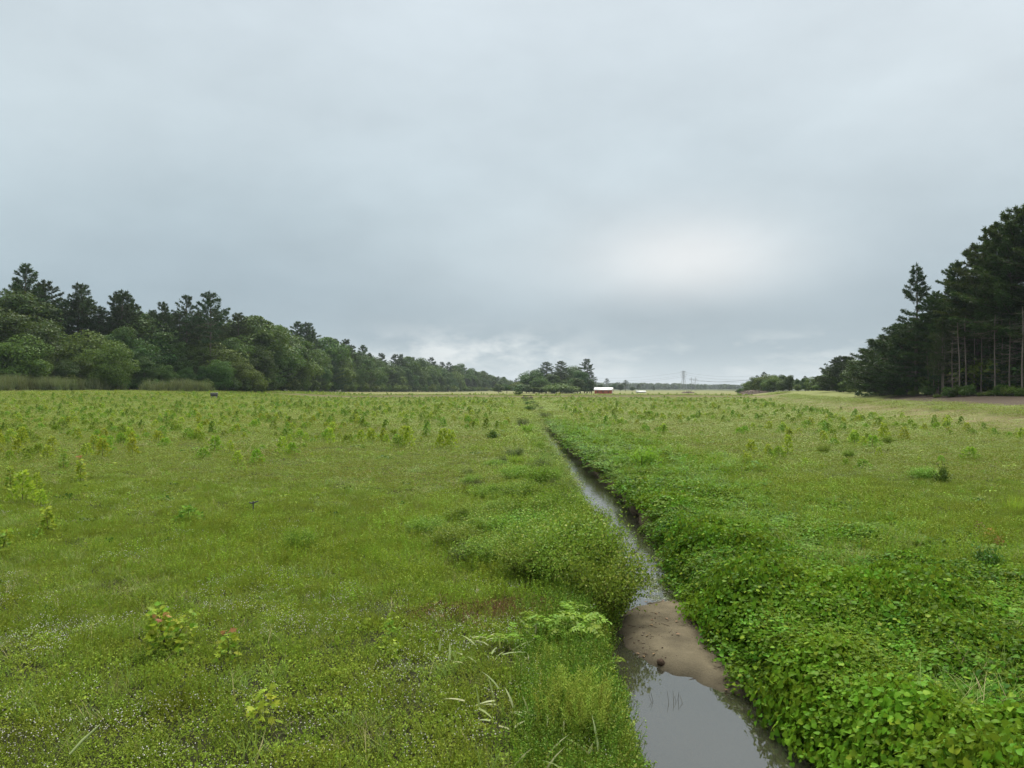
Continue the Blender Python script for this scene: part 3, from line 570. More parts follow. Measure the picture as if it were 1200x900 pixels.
LSH = [('willow', 690, 12.1, .75, 'leafy bank shrub hanging over the water just behind the sand bar', 1.0), ('willow', 655, 12.9, .72, 'rounded light green shrub on the left bank beside the brown bare patch', 1.1),
       ('willow', 703, 13.6, .80, 'green shrub leaning over the ditch opposite the water weed', 1.0), ('willow', 668, 14.6, .75, 'dense leafy shrub in the middle of the left bank thicket', 1.0),
       ('willow', 700, 16.4, .75, 'shrub at the water edge where the ditch widens behind the thicket', .9), ('olive', 682, 18.5, .8, 'dull olive shrub on the left bank beside bright open water', 1.0),
       ('olive', 668, 21.5, .85, 'dark olive bush overhanging the narrow water midway along the ditch', 1.0), ('willow', 630, 17.5, .6, 'low pale shrub behind the left bank thicket', 1.2),
       ('willow', 655, 24.5, .8, 'green bush where the ditch narrows on its left side', 1.0), ('olive', 640, 27.5, .8, 'dull bush with grey stems left of the narrow ditch', 1.2),
       ('dark', 586, 46, .8, 'dark round bush alone in the field left of the ditch far end', 1.3), ('bright', 627, 52, 1.0, 'yellow green bush closing over the ditch where the water vanishes', 1.2),
       ('olive', 622, 60, 1.1, 'dull brownish bush behind the yellow green one over the ditch', 1.3), ('willow', 640, 39, .7, 'small bush on the left bank beside the farthest bright water', 1.2),
       ('olive', 610, 34, .7, 'low dull bush a little left of the upper ditch', 1.5), ('willow', 590, 30, .55, 'spreading low bush in the lush green left of the ditch', 1.8)]
for i, (kd, px, Y, h, lb, w) in enumerate(LSH): shrub(kd, px - (25 if Y < 17 else 9), 0, Y, h * (.95 if Y < 17 else .8), lb, 'bank_shrub', 'shrub', i, 'shrubs along the left bank of the ditch', w)
for (X0, Y, h, w) in ((1.30, 11.35, 1.0, .85), (1.52, 12.0, 1.05, .85), (.75, 11.9, .85, 1.0), (1.25, 12.9, 1.05, .8), (.9, 12.6, .95, 1.1), (.2, 12.4, .65, 1.2), (1.55, 14.2, .7, .8), (1.0, 14.0, .8, 1.0), (.35, 13.8, .7, 1.3), (1.45, 16.2, .65, .9), (.9, 15.8, .7, 1.1), (-.45, 13.4, .5, 1.5), (.2, 15.6, .6, 1.4), (.9, 18.2, .55, 1.2), (-.6, 16.0, .5, 1.5), (-.3, 18.5, .45, 1.6), (-1.1, 14.6, .5, 1.5), (.3, 17.2, .7, 1.2), (1.15, 17.4, .8, 1.0), (-1.0, 17.5, .5, 1.5), (1.2, 20.5, .7, 1.1), (.4, 21.0, .6, 1.3), (-.6, 21.5, .5, 1.5), (-1.8, 16.2, .4, 1.5), (1.0, 24.0, .7, 1.1), (0.2, 25.5, .55, 1.4)):
    i = int(Y * 10)
    shrub('willow', CX + (X0 + (.22 if 12.5 < Y < 17 and X0 > .8 else (-.15 if Y > 19 else 0))) / Y * FOC, 0, Y, h * 1.15, 'one of the crowded green shrubs forming the thicket left of the ditch', 'bank_shrub', 'shrub', i, 'thicket along the left bank', w)
for i in range(22):
    Y = 13 + 19 * (i / 22) ** 1.15; q = R.random() ** 1.2; X0 = float(dcx(Y) - dhw(Y)) - np.interp(Y, [12, 16, 20], [.7, .8, 1.0]) - q * np.interp(Y, [12, 20, 40], [2.0, 2.8, 3.0]); h = (.36 + np.interp(Y, [12, 16, 20], [.35, .25, .0]) * (1 - q)) * R.uniform(.75, 1.15)
    shrub('olive' if i % 4 == 1 else 'willow', CX + X0 / Y * FOC, 0, Y, h, 'one of the crowded green shrubs forming the thicket left of the ditch', 'bank_shrub', 'shrub', i, 'thicket along the left bank', 1.35)
for i in range(30):
    Y = 66 + 165 * (i / 30) ** 1.1; sd2 = (-1, 1)[i % 2]; X0 = float(dcx(Y)) + sd2 * R.uniform(.1, .9)
    shrub(('olive', 'willow', 'dark')[i % 3], CX + X0 / Y * FOC, 0, Y, R.uniform(.5, .8), 'low bush in the green line that hides the far part of the ditch', 'ditch_bush', 'shrub', i, 'bushes closing over the far ditch', 1.9)
shrub('tuft', 605, 0, 31, .55, 'bright green grass tuft standing left of the narrow water', 'grass_tuft', 'grass tuft', w=1.1)
shrub('dark', 1157, 0, 12.6, .5, 'dark green broad leaved bush at the right edge below reddish plants', w=1.0)
shrub('dark', 1103, 0, 24.5, .62, 'dark narrow bush right of a pale leafy one in the right field', w=.8)
shrub('willow', 1082, 0, 25.5, .55, 'pale leafy bush just left of the dark narrow bush in the right field', w=1.5)
shrub('bright', 757, 0, 29, .95, 'tall yellow green shrub rising from the vines right of the ditch', w=1.1)
shrub('willow', 350, 0, 14.5, .55, 'pale leaved bush with upright shoots in the middle of the left field', w=.9)
for px, Y, h in ((995, 33, .5), (965, 35, .6), (875, 30, .45), (905, 34, .45), (1040, 42, .6)): shrub('willow' if px != 905 else 'bright', px, 0, Y, h, {995: 'dark bush between two others in the right field middle distance', 965: 'round dark bush left of centre in the right field', 875: 'small brownish bush nearest the vines in the right field', 905: 'yellow green bush right behind the vine patch', 1040: 'dark bush near the far side of the right field'}[px], w=.8)

# saplings near the road: every leaf its own object
def leafobj_mesh(T, mat, name='leaf'):
    g = Geo(); g.place(T, np.zeros((1, 3)), np.array([[0, 1., 0]]), np.array([[0, 0, 1.]]), 1.0, a=.5); return g.mesh(name, mat)
LM = {k: [leafobj_mesh(T, m) for _ in range(1)] for k, (T, m) in {'maple_y': (MAPLE, M_seed), 'maple_g': (MAPLE, M_bright), 'maple_r': (MAPLE, M_red), 'pale': (BLADE, M_pale), 'gold': (NARROW, M_gold)}.items()}
for k, v in LM.items():      # lighter and darker twins of each leaf
    for a in (.15, .9):
        m = v[0].copy(); m.attributes['rnd'].data.foreach_set('value', np.full(len(m.vertices), a, np.float32)); v.append(m)
def orient(d, nrm):
    y = Vector(d).normalized(); x = y.cross(Vector(nrm)).normalized(); z = x.cross(y); return Matrix((x, y, z)).transposed().to_euler()
def sapling(px, Y, h, r, nleaf, size, label, mix=('maple_y',), redtop=0):
    x, _, _ = P(px, 0, Y); t = thing('maple_sapling', label, 'sapling', (x, Y, ground(x, Y)))
    nst = max(1, int(r / .08))
    for k in range(nst):
        a = R.random() * 6.28; q = r * .7 * R.random() if nst > 1 else 0; H = h * R.uniform(.6, 1)
        g = Geo(); tt = np.linspace(0, 1, 5); pth = np.stack([q * np.cos(a) * tt, q * np.sin(a) * tt, H * tt], 1); g.tube(pth, np.linspace(.006, .002, 5), 5, None)
        g.obj('stem', M_twig, t, True)
        for j in range(nleaf // nst):
            f = .12 + .88 * ((j + R.random()) / (nleaf // nst)); b = R.random() * 6.28; rr = (.03 + r * .45 * (1.1 - f)) * R.uniform(.5, 1.1)
            p = (pth[-1][0] * f + rr * math.cos(b), pth[-1][1] * f + rr * math.sin(b), H * f + .02)
            kd = 'maple_r' if (redtop and f > .88 and k < redtop) else mix[int(R.integers(len(mix)))]
            d = (math.cos(b) + R.normal() * .3, math.sin(b) + R.normal() * .3, .15 + R.normal() * .35)
            s = size * R.uniform(.65, 1.15)
            put('leaf', LM[kd][int(R.integers(3))], t, p, rot=orient(d, (R.normal() * .5, -.5 + R.normal() * .4, 1)), sc=s)
    return t
sapling(197, 8.8, .66, .40, 290, .085, 'broad yellow green maple sapling with a reddish top in the near left field', ('maple_y', 'maple_y', 'maple_g'), 1)
sapling(268, 8.5, .50, .16, 64, .085, 'narrow upright sapling with orange red tips beside the broad one', ('maple_g', 'maple_y'), 1)
sapling(311, 6.9, .40, .17, 44, .085, 'small yellow green sapling near the bottom edge of the field', ('maple_y',))
sapling(57, 16.2, .68, .24, 190, .085, 'pale cone shaped sapling in the left field near its edge', ('maple_y', 'maple_y'))
sapling(14, 22.5, .85, .22, 110, .11, 'slim bright green sapling at the very left of the field', ('maple_g', 'maple_y'))
sapling(95, 25, .95, .26, 110, .12, 'yellow sapling with reddish top behind the cone shaped one', ('maple_y',), 1)
sapling(150, 20.5, .35, .06, 18, .09, 'thin little sapling right of the cone shaped one', ('maple_g',))
sapling(75, 29, .9, .26, 110, .12, 'darker leafy sapling between taller ones far left', ('maple_g',))
sapling(3, 14.5, .45, .2, 90, .09, 'bright low sapling cut by the left edge of the view', ('maple_g', 'maple_y'))

# clump of upright goldenrod by the pond, each stem a part
gold_st = []
for v in range(4):
    g = Geo(); H = .46; n = 46; t = np.linspace(.1, 1, n); a = np.arange(n) * 2.4 + R.random() * 6
    bend = R.normal(size=2) * .03; p = np.stack([bend[0] * t ** 2, bend[1] * t ** 2, H * t], 1)
    g.tube(p[::9], np.linspace(.0035, .0015, len(p[::9])), 4, .3, False)
    g.place(NARROW, p, np.stack([np.cos(a), np.sin(a), np.full(n, .9)], 1), np.tile([[0, 0, 1.]], (n, 1)) + R.normal(size=(n, 3)) * .2, .058 * (1.1 - .5 * t) * R.uniform(.8, 1.2, n))
    gold_st.append(g.mesh('stem', M_gold))
def stems(name, label, cat, px, Y, n, rx, ry, meshes, s=1.0, group=None):
    x, _, _ = P(px, 0, Y); z0 = ground(x, Y); t = thing(name, label, cat, (x, Y, z0), 0, group)
    for i in range(n):
        a = R.random() * 6.28; q = math.sqrt(R.random()); dx, dy = rx * q * math.cos(a), ry * q * math.sin(a)
        z = max(ground(x + dx, Y + dy), WATER - .05)
        lean = .28 * q
        put('stem', meshes[int(R.integers(len(meshes)))], t, (dx, dy, z - z0 - .01), rot=(-lean * math.sin(a) + R.normal() * .05, lean * math.cos(a) + R.normal() * .05, R.random() * 6.28), sc=s * R.uniform(.7, 1.1) * (1.05 - .25 * q))
    return t
stems('goldenrod_clump', 'dense clump of upright narrow leaved stems at the near left edge of the water', 'plant', 683, 6.9, 150, .44, .42, gold_st, 1.15)
stems('goldenrod_clump', 'small scattered upright stems behind the dense clump, close to the sand bar', 'plant', 648, 8.2, 34, .35, .3, gold_st, .75)
# low plants with finger-like leaflets
fr = []
for v in range(3):
    g = Geo(); L = .34; n = 9; t = np.linspace(.15, 1, n); cz = .16 * np.sin(t * 2.2)
    p = np.stack([0 * t, L * t, cz + .18], 1)
    g.tube(np.vstack([[(0, 0, 0)], p[::2]]), np.linspace(.005, .0015, 6), 4, .4, False)
    for sgn in (-1, 1): g.place(LEAF2, p, np.stack([np.full(n, sgn * 1.0), np.full(n, .55), R.normal(size=n) * .15 - .1], 1), np.tile([[0, 0, 1.]], (n, 1)) + R.normal(size=(n, 3)) * .15, np.stack([.075 * np.ones(n), .115 * (1.1 - .5 * t), .1 * np.ones(n)], 1))
    fr.append(g.mesh('frond', M_bright))
for (px, Y, n, s, lb) in ((655, 9.3, 26, 1.0, 'bright green plant with feathery leaves in front of the bare patch'), (693, 9.9, 16, .9, 'feathery leaved plant on the bank corner beside the sand bar'), (618, 9.0, 12, .7, 'smaller feathery leaved plant left of the bright one')):
    x, _, _ = P(px, 0, Y); t = thing('leafy_herb', lb, 'plant', (x, Y, ground(x, Y)))
    for i in range(n):
        a = R.random() * 6.28; q = .34 * math.sqrt(R.random()); dx, dy = q * math.cos(a), q * .8 * math.sin(a)
        put('frond', fr[i % 3], t, (dx, dy, ground(x + dx, Y + dy) - ground(x, Y) - .02), rot=(R.normal() * .15, R.normal() * .15, R.random() * 6.28), sc=s * R.uniform(.7, 1.1))
# pale strap leaves
for (px, Y, n, L, lb) in ((590, 9.0, 16, .26, 'pale strap shaped leaves bleached and bent over, left of the feathery plant'), (545, 8.6, 8, .22, 'few whitish strap leaves lying on the near ground cover'), (615, 6.75, 12, .22, 'pale green strap leaves at the foot of the dense stem clump'),
                           (560, 7.2, 9, .2, 'thin pale leaves among low plants near the bottom edge'), (655, 6.15, 8, .3, 'long green strap leaves at the bottom beside the dense clump')):
    x, _, _ = P(px, 0, Y); t = thing('strap_leaved_plant', lb, 'plant', (x, Y, ground(x, Y)))
    for i in range(n):
        a = R.random() * 6.28; q = .42 * math.sqrt(R.random()); d = (R.normal(), R.normal() * .6, R.uniform(.0, 1.3)); s = L * R.uniform(.6, 1.15)
        put('leaf', LM['pale'][int(R.integers(3))], t, (q * math.cos(a), q * math.sin(a), .06 + .06 * R.random()), rot=orient(d, (0, -.3, 1)), sc=(.024, s, s * R.uniform(.5, 1.6)))

# seedlings over the bog: the 250 that show largest as things, the rest as one mass
seedg = [c_seed(.55, .2, 190, .09), c_seed(.45, .28, 220, .085), c_seed(.65, .2, 190, .095), c_seed(.4, .32, 220, .08)]
seedm = [(g.mesh('foliage', [M_seed, M_bright, M_seed, M_willow][i]), None) for i, g in enumerate(seedg)]
stg = Geo(); stg.tube([(0, 0, 0), (.01, 0, .2), (0, .01, .4)], [.008, .006, .003], 5); stemm = stg.mesh('stem', M_twig)
X, Y = pts(lambda y: np.interp(y, [10, 25, 33, 45, 80, 150, 300], [.03, .12, .26, .62, .50, .36, .16]), 17, 330)
cl = fbm(X, Y, 7, 91) + .14 * sstep(0, -10, X) * (Y > 30) + .08 * (Y > 60)
k = land(X, Y) & ~vine_m(X, Y, 1.0) & (dleft(X, Y) > -9e9) & (np.abs(X - dcx(Y)) > 3.2) & (cl > .49 + .04 * (X > dcx(Y))) & (X < xb(Y) - 2) & (X > -84); X, Y = X[k], Y[k]
o_ = np.argsort(Y); X, Y = X[o_], Y[o_]; NS = 250
hs = (.35 + 1.45 * R.random(len(X)) ** 1.6) * np.interp(Y, [0, 40, 120, 300], [.75, .95, 1.0, 1.1])
for i in range(min(NS, len(X))):
    v = int(R.integers(4)); side = 'left' if X[i] < dcx(Y[i]) else 'right'; part_ = 'near' if Y[i] < 42 else ('middle' if Y[i] < 62 else 'far')
    col = ['yellow green', 'bright green', 'tall yellowish', 'low olive green'][v]
    t = thing('seedling', '%s seedling in the %s part of the open bog %s of the ditch' % (col, part_, side), 'seedling', (X[i], Y[i], gz(X[i:i+1], Y[i:i+1])[0] - .02), R.random() * 6.28, '%s seedlings over the %s part of the bog %s of the ditch' % (col, part_, side), (hs[i], hs[i], hs[i] * R.uniform(.8, 1.2)))
    put('foliage', seedm[v][0], t); put('stem', stemm, t)
Xr, Yr = X[NS:], Y[NS:]; hr = hs[NS:]
scatter('distant_seedlings', seedg, [M_seed, M_bright, M_willow, M_willow], Xr, Yr, gz(Xr, Yr) - .02, np.stack([hr * .9, hr * .9, hr * .8], 1), 'yellow green seedlings too many to count over the far bog')
# reddish sprigs at right
for px, Y, h in ((1147, 15.6, .35), (1160, 15.2, .3), (1172, 14.6, .25)):
    x = P(px, 0, Y)[0]; t = thing('reddish_plant', {1147: 'leftmost of three reddish plants above the dark bush at right', 1160: 'reddish plant in the middle of three at right', 1172: 'orange red leafy sprig, rightmost of three reddish plants'}[px], 'plant', (x, Y, ground(x, Y)))
    c_seed(h, .12, 40, .05).obj('foliage', M_red if px != 1147 else M_brownleaf, t); put('stem', stemm, t, sc=.6)
# tall yellow grass stand, right
n = 150; X = R.uniform(12.6, 21, n); Y = 19.2 + .08 * (X - 12) + R.normal(size=n) * .55
scatter('yellow_grass', [c_grass(45, .16, .5, .010, .22), c_herb(10, .14, .45, .04, 12)], [M_seed, M_gold], X, Y, gz(X, Y), R.uniform(.6, 1.0, n), 'stand of taller yellow green grass at the right edge', .05)

# ------------------------------------------------------------------ trees
def trunk_geo(H, r0, lean=.0, n=9, wob=.15):
    t = np.linspace(0, 1, n); p = np.stack([lean * t * H + wob * np.sin(t * 5 + R.random() * 6) * t, wob * np.cos(t * 4 + R.random() * 6) * t, H * t - .3], 1)
    return p, r0 * (1 - .88 * t) + .02
def pine(H=24, c0=.3, L0=4.2, mat=None, tuft=.42, nper=36, irregular=.35, droop=.0, conic=False, bark=None, dens=1.0):
    tg = Geo(); cg = Geo(); p, r = trunk_geo(H, H * .012); tg.tube(p, r, 7)
    z = c0 * H
    while z < H * .985:
        f = (z / H - c0) / (1 - c0)
        prof = (1 - f) ** .9 * (.35 + .65 * min(1, f * 6 + .4)) if conic else (np.sin(np.pi * min(1, .28 + .72 * f)) ** .7) * (1 - .35 * f)
        nb = int(R.integers(3, 6)); a0 = R.random() * 6.28
        for k in range(nb):
            L = L0 * prof * R.uniform(1 - irregular, 1 + irregular * .8) + .35
            if R.random() < irregular * .25: continue
            a = a0 + k * 6.28 / nb + R.normal() * .3; up = (.15 if not conic else .02) + .5 * f - droop + R.normal() * .08
            b0 = np.array([np.interp(z, p[:, 2], p[:, 0]), np.interp(z, p[:, 2], p[:, 1]), z]); d = unit(np.array([math.cos(a), math.sin(a), up]))
            tt = np.linspace(0, 1, 4); br = b0 + d * L * tt[:, None]; br[:, 2] += .10 * L * (tt ** 2 - tt) * 1.2
            tg.tube(br, np.linspace(max(.03, L * .016), .012, 4), 3, None, False)
            m = int(nper * L / 2.2 * dens) + 3; s = R.random(m) ** .6 * .88 + .14
            sd_ = np.array([-d[1], d[0], 0]); w = (R.random(m) - .5) * L * .52 * (1.12 - s)
            q = b0 + d * (L * s)[:, None] + sd_ * w[:, None]; q[:, 2] += -.25 * .4 * L * (s - s ** 2) + R.normal(size=m) * .10 + .05
            yd = unit(d[None] * .8 + sd_ * (np.sign(w) * .5)[:, None] + R.normal(size=(m, 3)) * .4 + np.array([0, 0, .35]))
            for rep in range(3):
                y2 = unit(yd + R.normal(size=(m, 3)) * .5)
                cg.place(NARROW, q + R.normal(size=(m, 3)) * .06, y2, rdir(m, .8), np.stack([np.full(m, tuft * 1.25), tuft * R.uniform(.8, 1.4, m), np.full(m, tuft)], 1))
        z += H * .018 * R.uniform(1.1, 2.2) * (1.3 - .5 * f)
    return tg.mesh('trunk', bark or M_bark), cg.mesh('crown', mat)
def broad(H=14, Rr=4.5, c0=.12, mat=None, nl=44, leaf=.25, per=430, flat=1.0, fringe=.14):
    tg = Geo(); cg = Geo(); p, r = trunk_geo(H * .75, H * .014); tg.tube(p, r, 7)
    cz = H * (c0 + 1) / 2; hz = H * (1 - c0) / 2
    for i in range(nl):
        d = unit(R.normal(size=3)); q = R.uniform(.40, 1.0); lr = Rr * R.uniform(.16, .42)
        pr = 1 - .25 * d[2] * (d[2] > 0)
        c = np.array([d[0] * (Rr - lr * .6) * q * pr, d[1] * (Rr - lr * .6) * q * pr, cz + d[2] * (hz - lr * .6) * q * flat])
        st = np.array([np.interp(min(c[2] * .6, H * .7), p[:, 2], p[:, 0]), 0, max(.8, c[2] * .55)])
        if i % 2 == 0: tg.tube(np.stack([st, (st + c) / 2 + R.normal(size=3) * .2, c]), [H * .006, H * .004, .02], 4, None, False)
        v = unit(R.normal(size=(per, 3)) + np.array([0, 0, .35])); rad = lr * (1 - fringe + 2 * fringe * R.random(per)) * np.where(R.random(per) < .25, R.random(per), 1)
        pos = c + v * rad[:, None] * np.array([1.15, 1.15, .85])
        cg.place(LEAF2, pos, unit(np.cross(v, R.normal(size=(per, 3))) + .3 * v), unit(v + R.normal(size=(per, 3)) * .6 + np.array([0, 0, .4])), np.stack([leaf * 1.5 * R.uniform(.6, 1.2, per)] * 2 + [np.full(per, leaf)], 1))
    return tg.mesh('trunk', M_bark), cg.mesh('crown', mat)
TR = {'pine': [(pine(24, .28, 4.0, M_pine), 24), (pine(22, .22, 4.4, M_pined, irregular=.5), 22), (pine(23, .35, 3.8, M_pine, irregular=.45), 23)],
      'openpine': [(pine(22, .5, 4.0, M_pined, irregular=.7, dens=.8), 22)],
      'tallpine': [(pine(26, .34, 5.6, M_pine, tuft=.36, nper=52), 26), (pine(27, .38, 5.8, M_pineol, tuft=.36, nper=52, irregular=.3), 27), (pine(25, .30, 6.2, M_pine, tuft=.36, nper=54), 25)],
      'spruce': [(pine(21, .08, 5.4, M_pined, tuft=.36, nper=44, irregular=.25, droop=.05, conic=True), 21)],
      'scrubpine': [(pine(10, .04, 4.4, M_pineol, tuft=.30, nper=46, irregular=.3), 10), (pine(9, .03, 4.2, M_pined, tuft=.30, nper=46), 9)],
      'broad': [(broad(14, 4.6, .10, M_dec), 14), (broad(15, 5.2, .15, M_dec, 38), 15), (broad(13, 4.4, .08, M_decl), 13)],
      'round': [(broad(10, 4.6, .04, M_decl, 44, .22, 400), 10), (broad(9, 4.2, .03, M_decy, 40, .22, 380), 9)],
      'bush': [(broad(4, 2.2, .0, M_decl, 18, .22, 130), 4), (broad(3.4, 2.4, .0, M_decy, 18, .2, 130), 3.4), (broad(4.4, 2.2, 0, M_dec, 18, .22, 130), 4.4)]}
CATN = {'pine': 'pine_tree', 'openpine': 'pine_tree', 'tallpine': 'pine_tree', 'spruce': 'spruce_tree', 'scrubpine': 'pine_tree', 'broad': 'broadleaf_tree', 'round': 'broadleaf_tree', 'bush': 'bush'}
def tree(kind, px, top, Y, label, group=None, wid=1.0, v=None, zoff=0):
    """the tree whose top shows at photo pixel (px, top) when it stands Y metres away"""
    x = P(px, 0, Y)[0]; z = ground(x, Y); H = EYE - (top - HY) / FOC * Y - z
    L = TR[kind]; (tm, cm), h0 = L[v if v is not None else int(R.integers(len(L)))]; s = max(H, 1.0) / h0
    nm = CATN[kind]; t = thing(nm, label, 'bush' if kind == 'bush' else 'tree', (x, Y, z), R.random() * 6.28, group, (s * wid, s * wid, s))
    put('trunk', tm, t); put('crown', cm, t); return t
# left wood
LD = ([-200, 0, 150, 300, 400, 450, 520, 600, 640], [165, 180, 205, 245, 390, 490, 640, 900, 950])
def ld(px): return float(np.interp(px, *LD))
LS = ([-200, 0, 20, 35, 60, 75, 95, 118, 140, 165, 190, 205, 225, 245, 262, 280, 300, 330, 362, 385, 410, 440, 470, 500, 520, 550, 575, 605, 640], [345, 345, 330, 322, 344, 352, 342, 356, 349, 352, 365, 362, 362, 361, 366, 363, 367, 373, 381, 388, 400, 411, 415, 417, 424, 429, 438, 444, 445])
sky_l = [('pine', 30, 311, 192, 'tall pine with spiky side branches, highest at the left end of the wood', 1.15, 0), ('pine', 52, 330, 196, 'broad dark pine just right of the highest one at the left end', 1.2, 1),
         ('openpine', 95, 334, 200, 'flat topped dark pine sticking up left of the lower saddle', 1.0, 0), ('pine', 136, 344, 208, 'twin topped pine, left of the pair above the left wood', .8, 2), ('pine', 152, 347, 210, 'twin topped pine, right of the pair above the left wood', .8, 0),
         ('openpine', 219, 347, 222, 'thin sparse pine with reddish open crown on the skyline', .8, 0), ('openpine', 246, 344, 222, 'pine with flat leaning crown standing over the round oaks', 1.15, 0),
         ('openpine', 361, 379, 330, 'small flat crowned pine poking out halfway down the slope of crowns', 1.0, 0), ('pine', 190, 355, 215, 'dark pine between the twin tops and the sparse pine', .9, 1),
         ('pine', 410, 404, 405, 'pointed pine where the left wood drops toward the middle', .9, 2), ('pine', 433, 414, 450, 'pointed pine on the lower shoulder of the left wood', .9, 0)]
for kd, px, top, Y, lb, w, v in sky_l: tree(kd, px, top, Y + 12, lb, 'trees of the left wood', w, v)
def row(x0, x1, depth, off, kinds, drop, jit, spacing, group, label, wid=1.0, D=ld, SK=LS):
    px = x0; out = []
    while px < x1:
        Y = D(px) + off * (D(px) / 200) + R.normal() * 2; kd = kinds[int(R.integers(len(kinds)))]
        sk = np.interp(px, *SK); top = sk + (456 - sk) * drop + R.normal() * jit * 200 / D(px)
        if EYE - (top - HY) / FOC * Y > ground(P(px, 0, Y)[0], Y) + 1.5: tree(kd, px, top, Y, label[kd], group, wid)
        px += spacing * FOC / Y * R.uniform(.75, 1.2)
    return out
GL = 'trees of the left wood'
row(-60, 300, ld, 26, ['broad', 'pine', 'pine'], .03, 4, 7, GL, {'broad': 'round topped tree in the back row of the left wood', 'pine': 'dark pine in the back row of the left wood'}, 1.15)
row(-60, 470, ld, 14, ['pine', 'broad', 'pine'], .02, 5, 5.6, GL, {'broad': 'tall leafy tree in the upper part of the left wood', 'pine': 'dark pine in the upper part of the left wood'}, 1.35)
row(470, 610, ld, 14, ['broad', 'broad', 'pine'], .02, 6, 5.2, GL, {'broad': 'leafy tree in the low far part of the left wood', 'pine': 'dark pine in the low far part of the left wood'}, 1.2)
row(-60, 620, ld, 6, ['broad', 'round', 'broad'], .33, 5, 6, GL, {'broad': 'green leafy tree halfway up the face of the left wood', 'round': 'rounded lighter tree halfway up the face of the left wood'}, 1.2)
row(250, 610, ld, 1, ['scrubpine', 'broad', 'scrubpine'], .55, 4, 5.5, GL, {'scrubpine': 'small dark pine at the foot of the left wood beyond its middle', 'broad': 'leafy tree at the foot of the left wood beyond its middle'}, 1.2)
row(-60, 600, ld, 4, ['bush'], .80, 1.2, 4.0, 'bushes at the foot of the left wood', {'bush': 'dark bush under the trees of the left wood'}, 1.5)
row(-60, 300, ld, -3, ['round', 'round', 'broad'], .62, 5, 6, GL, {'broad': 'low green tree at the front of the left wood', 'round': 'low round pale green tree at the front of the left wood'}, 1.05)
row(-60, 600, ld, -7, ['bush'], .86, 1.2, 4.2, 'bushes at the foot of the left wood', {'bush': 'green bush at the foot of the left wood beside the field'}, 1.0)
tree('round', 130, 396, 190, 'large round olive tree at the front of the left wood', GL, 1.0, 1); tree('round', 20, 388, 176, 'wide yellowish tree at the left edge of the wood behind the reeds', GL, 1.2, 1)
tree('broad', 15, 350, 184, 'big rounded oak filling the left edge below the pines', GL, 1.5, 1)
# reeds
for (x0, x1, n) in ((-30, 76, 360), (88, 110, 40), (170, 200, 60), (203, 240, 130)):
    pass
px = np.concatenate([R.uniform(-40, 62, 250), 62 + np.abs(R.normal(size=60)) * 14, R.uniform(96, 150, 22), R.uniform(165, 206, 40), 222 + R.normal(size=100) * 11]); Y = np.array([ld(p) for p in px]) - 15 + R.normal(size=len(px)) * 2.2; X = (px - CX) / FOC * Y
scatter('reeds', [c_grass(60, .8, 2.8, .07, .10), c_grass(50, .7, 2.6, .07, .13)], M_reed, X, Y, gz(X, Y), R.uniform(.45, 1.3, len(X)), 'tall tan and green reeds in front of the left wood', .03)
# grove in the middle
GD = ([590, 700], [540, 520]); GS = ([560, 612, 618, 632, 645, 655, 668, 680, 690, 697], [446, 446, 432, 424, 427, 424, 427, 432, 424, 430])
for px, top, kd, lb, w in ((625, 428, 'broad', 'leftmost leafy tree of the middle grove', 1.1), (640, 424, 'pine', 'tall pine left of centre in the middle grove', 1.3), (657, 423, 'pine', 'tall pine at the centre of the middle grove', 1.2), (667, 424, 'broad', 'tall rounded tree right of centre in the middle grove', 1.0),
                            (688, 421, 'openpine', 'open pine standing at the right end of the middle grove', 1.2), (680, 434, 'broad', 'dark leafy tree tucked left of the open pine', 1.0), (693, 436, 'pine', 'dark pine at the right foot of the middle grove', 1.1), (617, 438, 'broad', 'lower tree at the left foot of the middle grove', 1.0),
                            (647, 438, 'broad', 'leafy tree in front of the tall pines of the grove', 1.1), (663, 441, 'round', 'pale round tree at the front of the middle grove', 1.0), (632, 440, 'broad', 'dark tree at the front left of the middle grove', 1.1), (677, 443, 'broad', 'low dark tree at the front right of the grove', 1.1),
                            (605, 447, 'round', 'low pale tree left of the middle grove', 1.1), (594, 448, 'broad', 'low tree joining the left wood to the middle grove', 1.1), (691, 445, 'broad', 'low dark tree at the right end of the grove beside the barn', 1.0), (650, 449, 'bush', 'bush at the foot of the middle grove', 1.4), (635, 448, 'round', 'low leafy tree at the centre left foot of the grove', 1.5), (670, 448, 'round', 'low leafy tree at the centre right foot of the grove', 1.5), (612, 449, 'bush', 'bush at the far left foot of the middle grove', 1.8), (685, 450, 'bush', 'bush at the right foot of the grove', 2.0), (659, 450, 'bush', 'bush at the middle foot of the grove', 2.0), (627, 451, 'bush', 'bush between the left low trees of the grove', 2.0), (620, 450, 'bush', 'bush at the left foot of the middle grove', 1.4), (584, 449, 'broad', 'low tree at the thin end of the left wood', 1.2)):
    tree(kd, px, top, 480 + R.normal() * 8 - (top - 424) * .9, lb, 'trees of the middle grove', w * (1.15 if kd == 'openpine' else 1.6))
# beyond the barn
for px, top, kd, lb, w in ((711, 443.5, 'openpine', 'first lone pine behind the barn roof', .8), (719, 448, 'broad', 'rounded tree just right of the barn', 1.0), (733, 445.5, 'openpine', 'lone pine standing above the far treeline', 1.1), (704, 450, 'broad', 'low tree behind the left end of the barn', 1.0), (727, 450, 'broad', 'low tree under the lone pine', 1.2),
                           (748, 450.5, 'pine', 'small pointed tree above the far treeline', 1.1), (766, 452.5, 'pine', 'tiny pointed tree far behind the field', 1.0), (741, 453, 'broad', 'low tree right of the lone pine', 1.4)):
    tree(kd, px, top, 800, lb, 'trees beyond the barn', w * 1.5)
